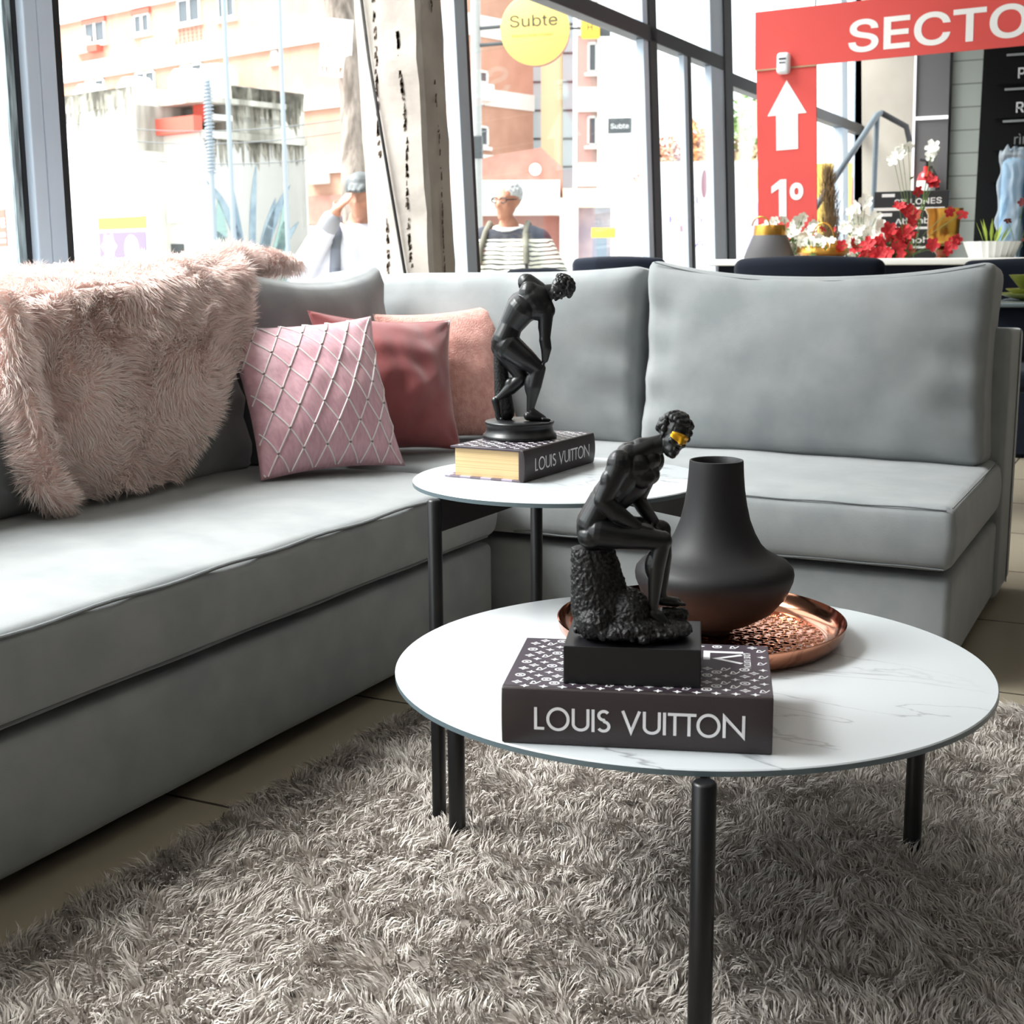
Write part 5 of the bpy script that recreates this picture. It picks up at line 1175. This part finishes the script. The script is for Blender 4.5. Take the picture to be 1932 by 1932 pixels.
bouquet('tall white orchid sprig beside the fire extinguisher', (-1.28, 7.2, ZC), [(-1.36, 7.2, 1.44), (-1.33, 7.2, 1.46), (-1.40, 7.2, 1.40), (-1.38, 7.2, 1.42), (-1.21, 7.2, 1.45), (-1.19, 7.2, 1.42), (-1.22, 7.2, 1.41)], .034, M_petw, 8, 0)
bouquet('two dark red dried blooms in front of the blue wrapped mattress', (-.75, 6.9, ZC), [(-.74, 6.9, 1.16), (-.80, 6.9, 1.08), (-.70, 6.9, 1.1), (-.72, 6.9, .99)], .022, mat('wine_petal', (96, 24, 32), .8), 9, 0)
PG = thing('pampas_grass', 'brown dried pampas plume right of the red arrow panel', 'plant', (-1.68, 7.2, ZC)); rg = np.random.RandomState(4); n = 2200
tt = rg.uniform(0, 1, n); P = np.stack([-.02-.03*tt+rg.normal(size=n)*.028*(1-.5*tt), rg.normal(size=n)*.02, .05+.38*tt], 1); dd = nrm(np.stack([rg.normal(size=n)*.25, rg.normal(size=n)*.25, np.ones(n)], 1)); V, T = blades(P, dd, nrm(dd+rg.normal(size=(n, 3))*.3), rg.uniform(.05, .1, n), rg.uniform(.0015, .003, n)); pf = fast_mesh('plume', V, T, mat('dry_brown', (128, 104, 74), .9), PG); pf['kind'] = 'stuff'
MB().tube([(0, 0, 0), (-.02, 0, .3)], .004, 6).build('stalk', M_stem, PG)
M_fresh = mat('fresh_leaf', (150, 170, 60), .6)
BW = thing('planter_bowl', 'white ribbed oval bowl with small plants, at the right of the urn', 'bowl', (-.86, 6.85, ZC)); mb = MB()
n_ = 48; mb.lathe([(0, 0), (.09, 0), (.115, .07), (.117, .075), (.108, .07), (0, .05)], 48); 
for i, v in enumerate(mb.v):
    a_ = math.atan2(v[1], v[0]); k = 1+.03*math.cos(a_*24); mb.v[i] = (v[0]*k*1.1, v[1]*k, v[2])
mb.build('bowl', mat('white_ceramic', (222, 222, 218), .5), BW, smooth=40)
for i in range(14):
    mb = MB(); a_ = i*2.4; r_ = .03+.05*(i % 3)/2; h_ = .08+.05*((i*7) % 5)/5; d = Vector((math.cos(a_), math.sin(a_), 0)); o_ = Vector((d.x*r_*.6, d.y*r_*.6, .06)); s_ = Vector((-d.y, d.x, 0))*.008; mb.add([o_, o_+d*.02+s_+Vector((0, 0, h_*.5)), o_+d*.045+Vector((0, 0, h_)), o_+d*.02-s_+Vector((0, 0, h_*.5))], [(0, 1, 2, 3)]); mb.build('leaf', M_fresh, BW)
# ---- red direction sign
M_sred = mat('sign_red', (214, 74, 68), .55); M_swh = mat('sign_white', (240, 238, 236), .55)
SG = thing('hanging_sign', 'red hanging sign with a white SECTOR heading and an up arrow panel below it', 'sign', (-2.2, 7.5, 1.92), .0)
tilt = math.radians(2.2)
mb = MB(); mb.box(-.02, 2.2, -.006, .006, 0, .30); a1_ = mb.build('heading_board', M_sred, SG); a1_.rotation_euler = (0, -tilt*.55, 0)
mb = MB(); mb.text('SECTOR', (.485, -.008, .048), (1, 0, 0), (0, 0, 1), .218, 1.08, bold=.016); mb.build('heading_lettering', M_swh, a1_)
mb = MB(); mb.box(-.012, .315, -.004, .008, -1.02, .0); a2_ = mb.build('arrow_board', M_sred, SG); a2_.rotation_euler = (0, -tilt, 0)
mb = MB(); mb.plate((.155, -.006, 0), (1, 0, 0), (0, 0, 1), [(-.06, -.435), (.06, -.435), (.06, -.25), (.108, -.25), (0, -.07), (-.108, -.25), (-.06, -.25)]); mb.build('arrow', M_swh, a2_)
mb = MB(); mb.plate((.115, -.006, -.79), (1, 0, 0), (0, 0, 1), [(-.008, 0), (.034, 0), (.034, .20), (.0, .20), (-.05, .165), (-.05, .128), (-.008, .152)]); mb.text('º', (.205, -.006, -.755), (1, 0, 0), (0, 0, 1), .19, .075, 'c', bold=.03); mb.build('number', M_swh, a2_)
MB().box(-.012, .315, -.012, .004, -.008, .0).build('edge_strip', mat('tan_edge', (170, 140, 110), .6), a1_)
for xx in (.3, 1.9): MB().tube([(xx, 0, .29), (xx+.0, 0, 1.68)], .003, 6).build('hanging_wire', M_dark, SG)
SE = thing('motion_sensor', 'white motion sensor fixed on the red sign above the arrow', 'sensor', (-2.055, 7.47, 1.935))
vs, fs = rbox(-.034, .034, -.03, .03, -.05, .06, .018, (6, 4, 6)); MB().add(vs, fs).build('case', mat('white_plastic', (226, 228, 232), .4), SE, smooth=60)
mb = MB(); mb.box(-.02, .02, -.032, -.029, .022, .03); mb.box(-.018, .018, -.032, -.029, .004, .009); mb.build('lens', M_gasket, SE)
# ---- category rack
RK = thing('category_rack', 'black rack of category nameplates with white lettering under the extinguisher', 'sign', (-1.86, 9.0, 0), 0)
M_plate = mat('black_plate', (34, 35, 37), .5)
MB().box(.18, .24, .02, .06, 0, 1.33).build('post', M_plate, RK); MB().box(0, .42, -.1, .2, 0, .02).build('foot_plate', M_plate, RK)
for i, (tx, z) in enumerate((('SILLONES', 1.225), ('Alfombra', 1.105), ('Almoha', .985), ('', .885))):
    x0 = -.0-.012*i; ob = MB().box(x0, x0+.46, -.012, .012, z, z+.10).build('nameplate', M_plate, RK, bevel=.003)
    mb = MB()
    if tx: mb.text(tx, (x0+.42, -.0135, z+.022), (1, 0, .03), (-.03, 0, 1), .05, .29 if i == 0 else .27, 'r', bold=.012)
    mb.box(x0+.05, x0+.13, -.0135, -.012, z+.065, z+.085); mb.box(x0, x0+.44, -.0135, -.012, z-.016, z-.002); mb.build('plate_lettering', M_swh, ob)
# ---- fire extinguisher
FX = thing('fire_extinguisher', 'red fire extinguisher with white labels hung on the grey panel', 'extinguisher', (-1.885, 11.0, 0))
MB().lathe([(0, 1.20), (.06, 1.20), (.068, 1.215), (.068, 1.50), (.055, 1.545), (.025, 1.565), (.024, 1.60), (0, 1.60)], 32).build('cylinder', mat('extinguisher_red', (196, 24, 30), .3), FX, smooth=50)
for za, zb in ((1.22, 1.331), (1.41, 1.491)): MB().lathe([(.0685, za), (.0690, za+.001), (.0690, zb-.001), (.0685, zb)], 32).build('label_band', M_swh, FX)
mb = MB(); mb.tube([(0, 0, 1.6), (.0, -.02, 1.64), (-.05, -.02, 1.65)], .012, 8); mb.tube([(.03, 0, 1.6), (.09, -.02, 1.5), (.10, -.02, 1.3)], .009, 8); mb.build('valve_and_hose', M_gasket, FX)
MB().box(-.02, .02, .065, .1, 1.3, 1.5).build('bracket', M_dark, FX)
# ---- stair rail by the window
SR = thing('stair_handrail', 'dark metal handrail of the stair by the window, right of the arrow panel', 'handrail', (-2.3, 11.2, 0)); M_rail = mat('rail_paint', (90, 100, 108), .45)
MB().tube([(-.40, -1.2, .95), (-.02, .0, 2.02), (.0, .06, 2.04)], .024, 10).build('sloping_rail', M_rail, SR, smooth=60); MB().tube([(.0, .06, 2.04), (.19, .1, 1.93), (.24, .1, 1.75)], .024, 10).build('return_rail', M_gasket, SR, smooth=60); MB().tube([(-.02, .0, 0), (-.02, .0, 2.02)], .022, 10).build('post', M_rail, SR, smooth=60)
NT = thing('paper_notice', 'blank white paper sheet taped to the beige wall under the red sign', 'notice', (-2.08, 12.285, 2.2)); mb = MB(); mb.box(-.15, .10, -.003, 0, -.05, .42); mb.build('sheet', M_swh, NT)
# ---- dark display wall on the right
DW = thing('display_cabinet', 'tall black display unit with brand-style nameplates at the right edge', 'cabinet', (-1.46, 10.6, 0))
MB().box(0, 2.6, .0, .4, 0, 2.9).build('carcass', mat('matte_black_board', (9, 9, 10), .8, spec=.15), DW)
for i, (tx, z) in enumerate((('Po', 2.20), ('RE', 1.965), ('rìn', 1.745), ('VA', 1.52))):
    ob = MB().box(.10, 2.0, -.02, 0, z-.075, z+.10).build('nameplate', mat('plate_black', (8, 8, 8), .8, spec=.15), DW)
    mb = MB(); mb.box(.16, 2.0, -.024, -.02, z+.115, z+.13); mb.build('shelf_edge', mat('grey_strip', (130, 132, 132), .5), ob); mb = MB(); mb.text(tx, (.245, -.022, z-.04), (1, 0, .02), (-.02, 0, 1), .10, None, bold=.012 if i < 2 else 0); mb.build('plate_lettering', mat('dull_white', (200, 200, 200) if i < 2 else (120, 120, 120), .6), ob)
M_blue = mat('mattress_blue', (96, 156, 200), .6, var=(150, 192, 222), vscale=6, stretch=(1, 1, .4))
M_plast = bpy.data.materials.new('clear_plastic'); M_plast.use_nodes = True; t, b = nodes(M_plast); b.inputs['Base Color'].default_value = (.85, .92, .97, 1); b.inputs['Roughness'].default_value = .16; b.inputs['Alpha'].default_value = .3
def wrapped(label, x, y, w, top, seed):
    MT = thing('wrapped_mattress', label, 'mattress', (x, y, 0), 0, None)
    vs, fs = rbox(-w/2, w/2, -.45, .45, .04, top-.06, .05, (6, 6, 14)); MB().add(vs, fs).build('mattress', M_blue, MT, smooth=60)
    vs, fs = rbox(-w/2-.015, w/2+.015, -.47, .47, .01, top, .03, (14, 8, 60), lambda p, u: p+Vector((.016*noise.noise(Vector((p.x*16, seed, p.z*11)))+.006*math.sin(p.z*30+seed), .02*noise.noise(Vector((p.x*30, seed, p.z*14))), (.05*noise.noise(Vector((p.x*40, p.y*9, seed))) if u[2] > .9 else 0))))
    MB().add(vs, fs).build('plastic_wrap', M_plast, MT, smooth=80)
wrapped('blue mattress upright in clear plastic, the left and lower one at the right edge', -1.09, 9.9, .13, 1.60, 1)
wrapped('blue mattress upright in clear plastic, the taller one furthest right', -.86, 9.9, .2, 1.69, 5)
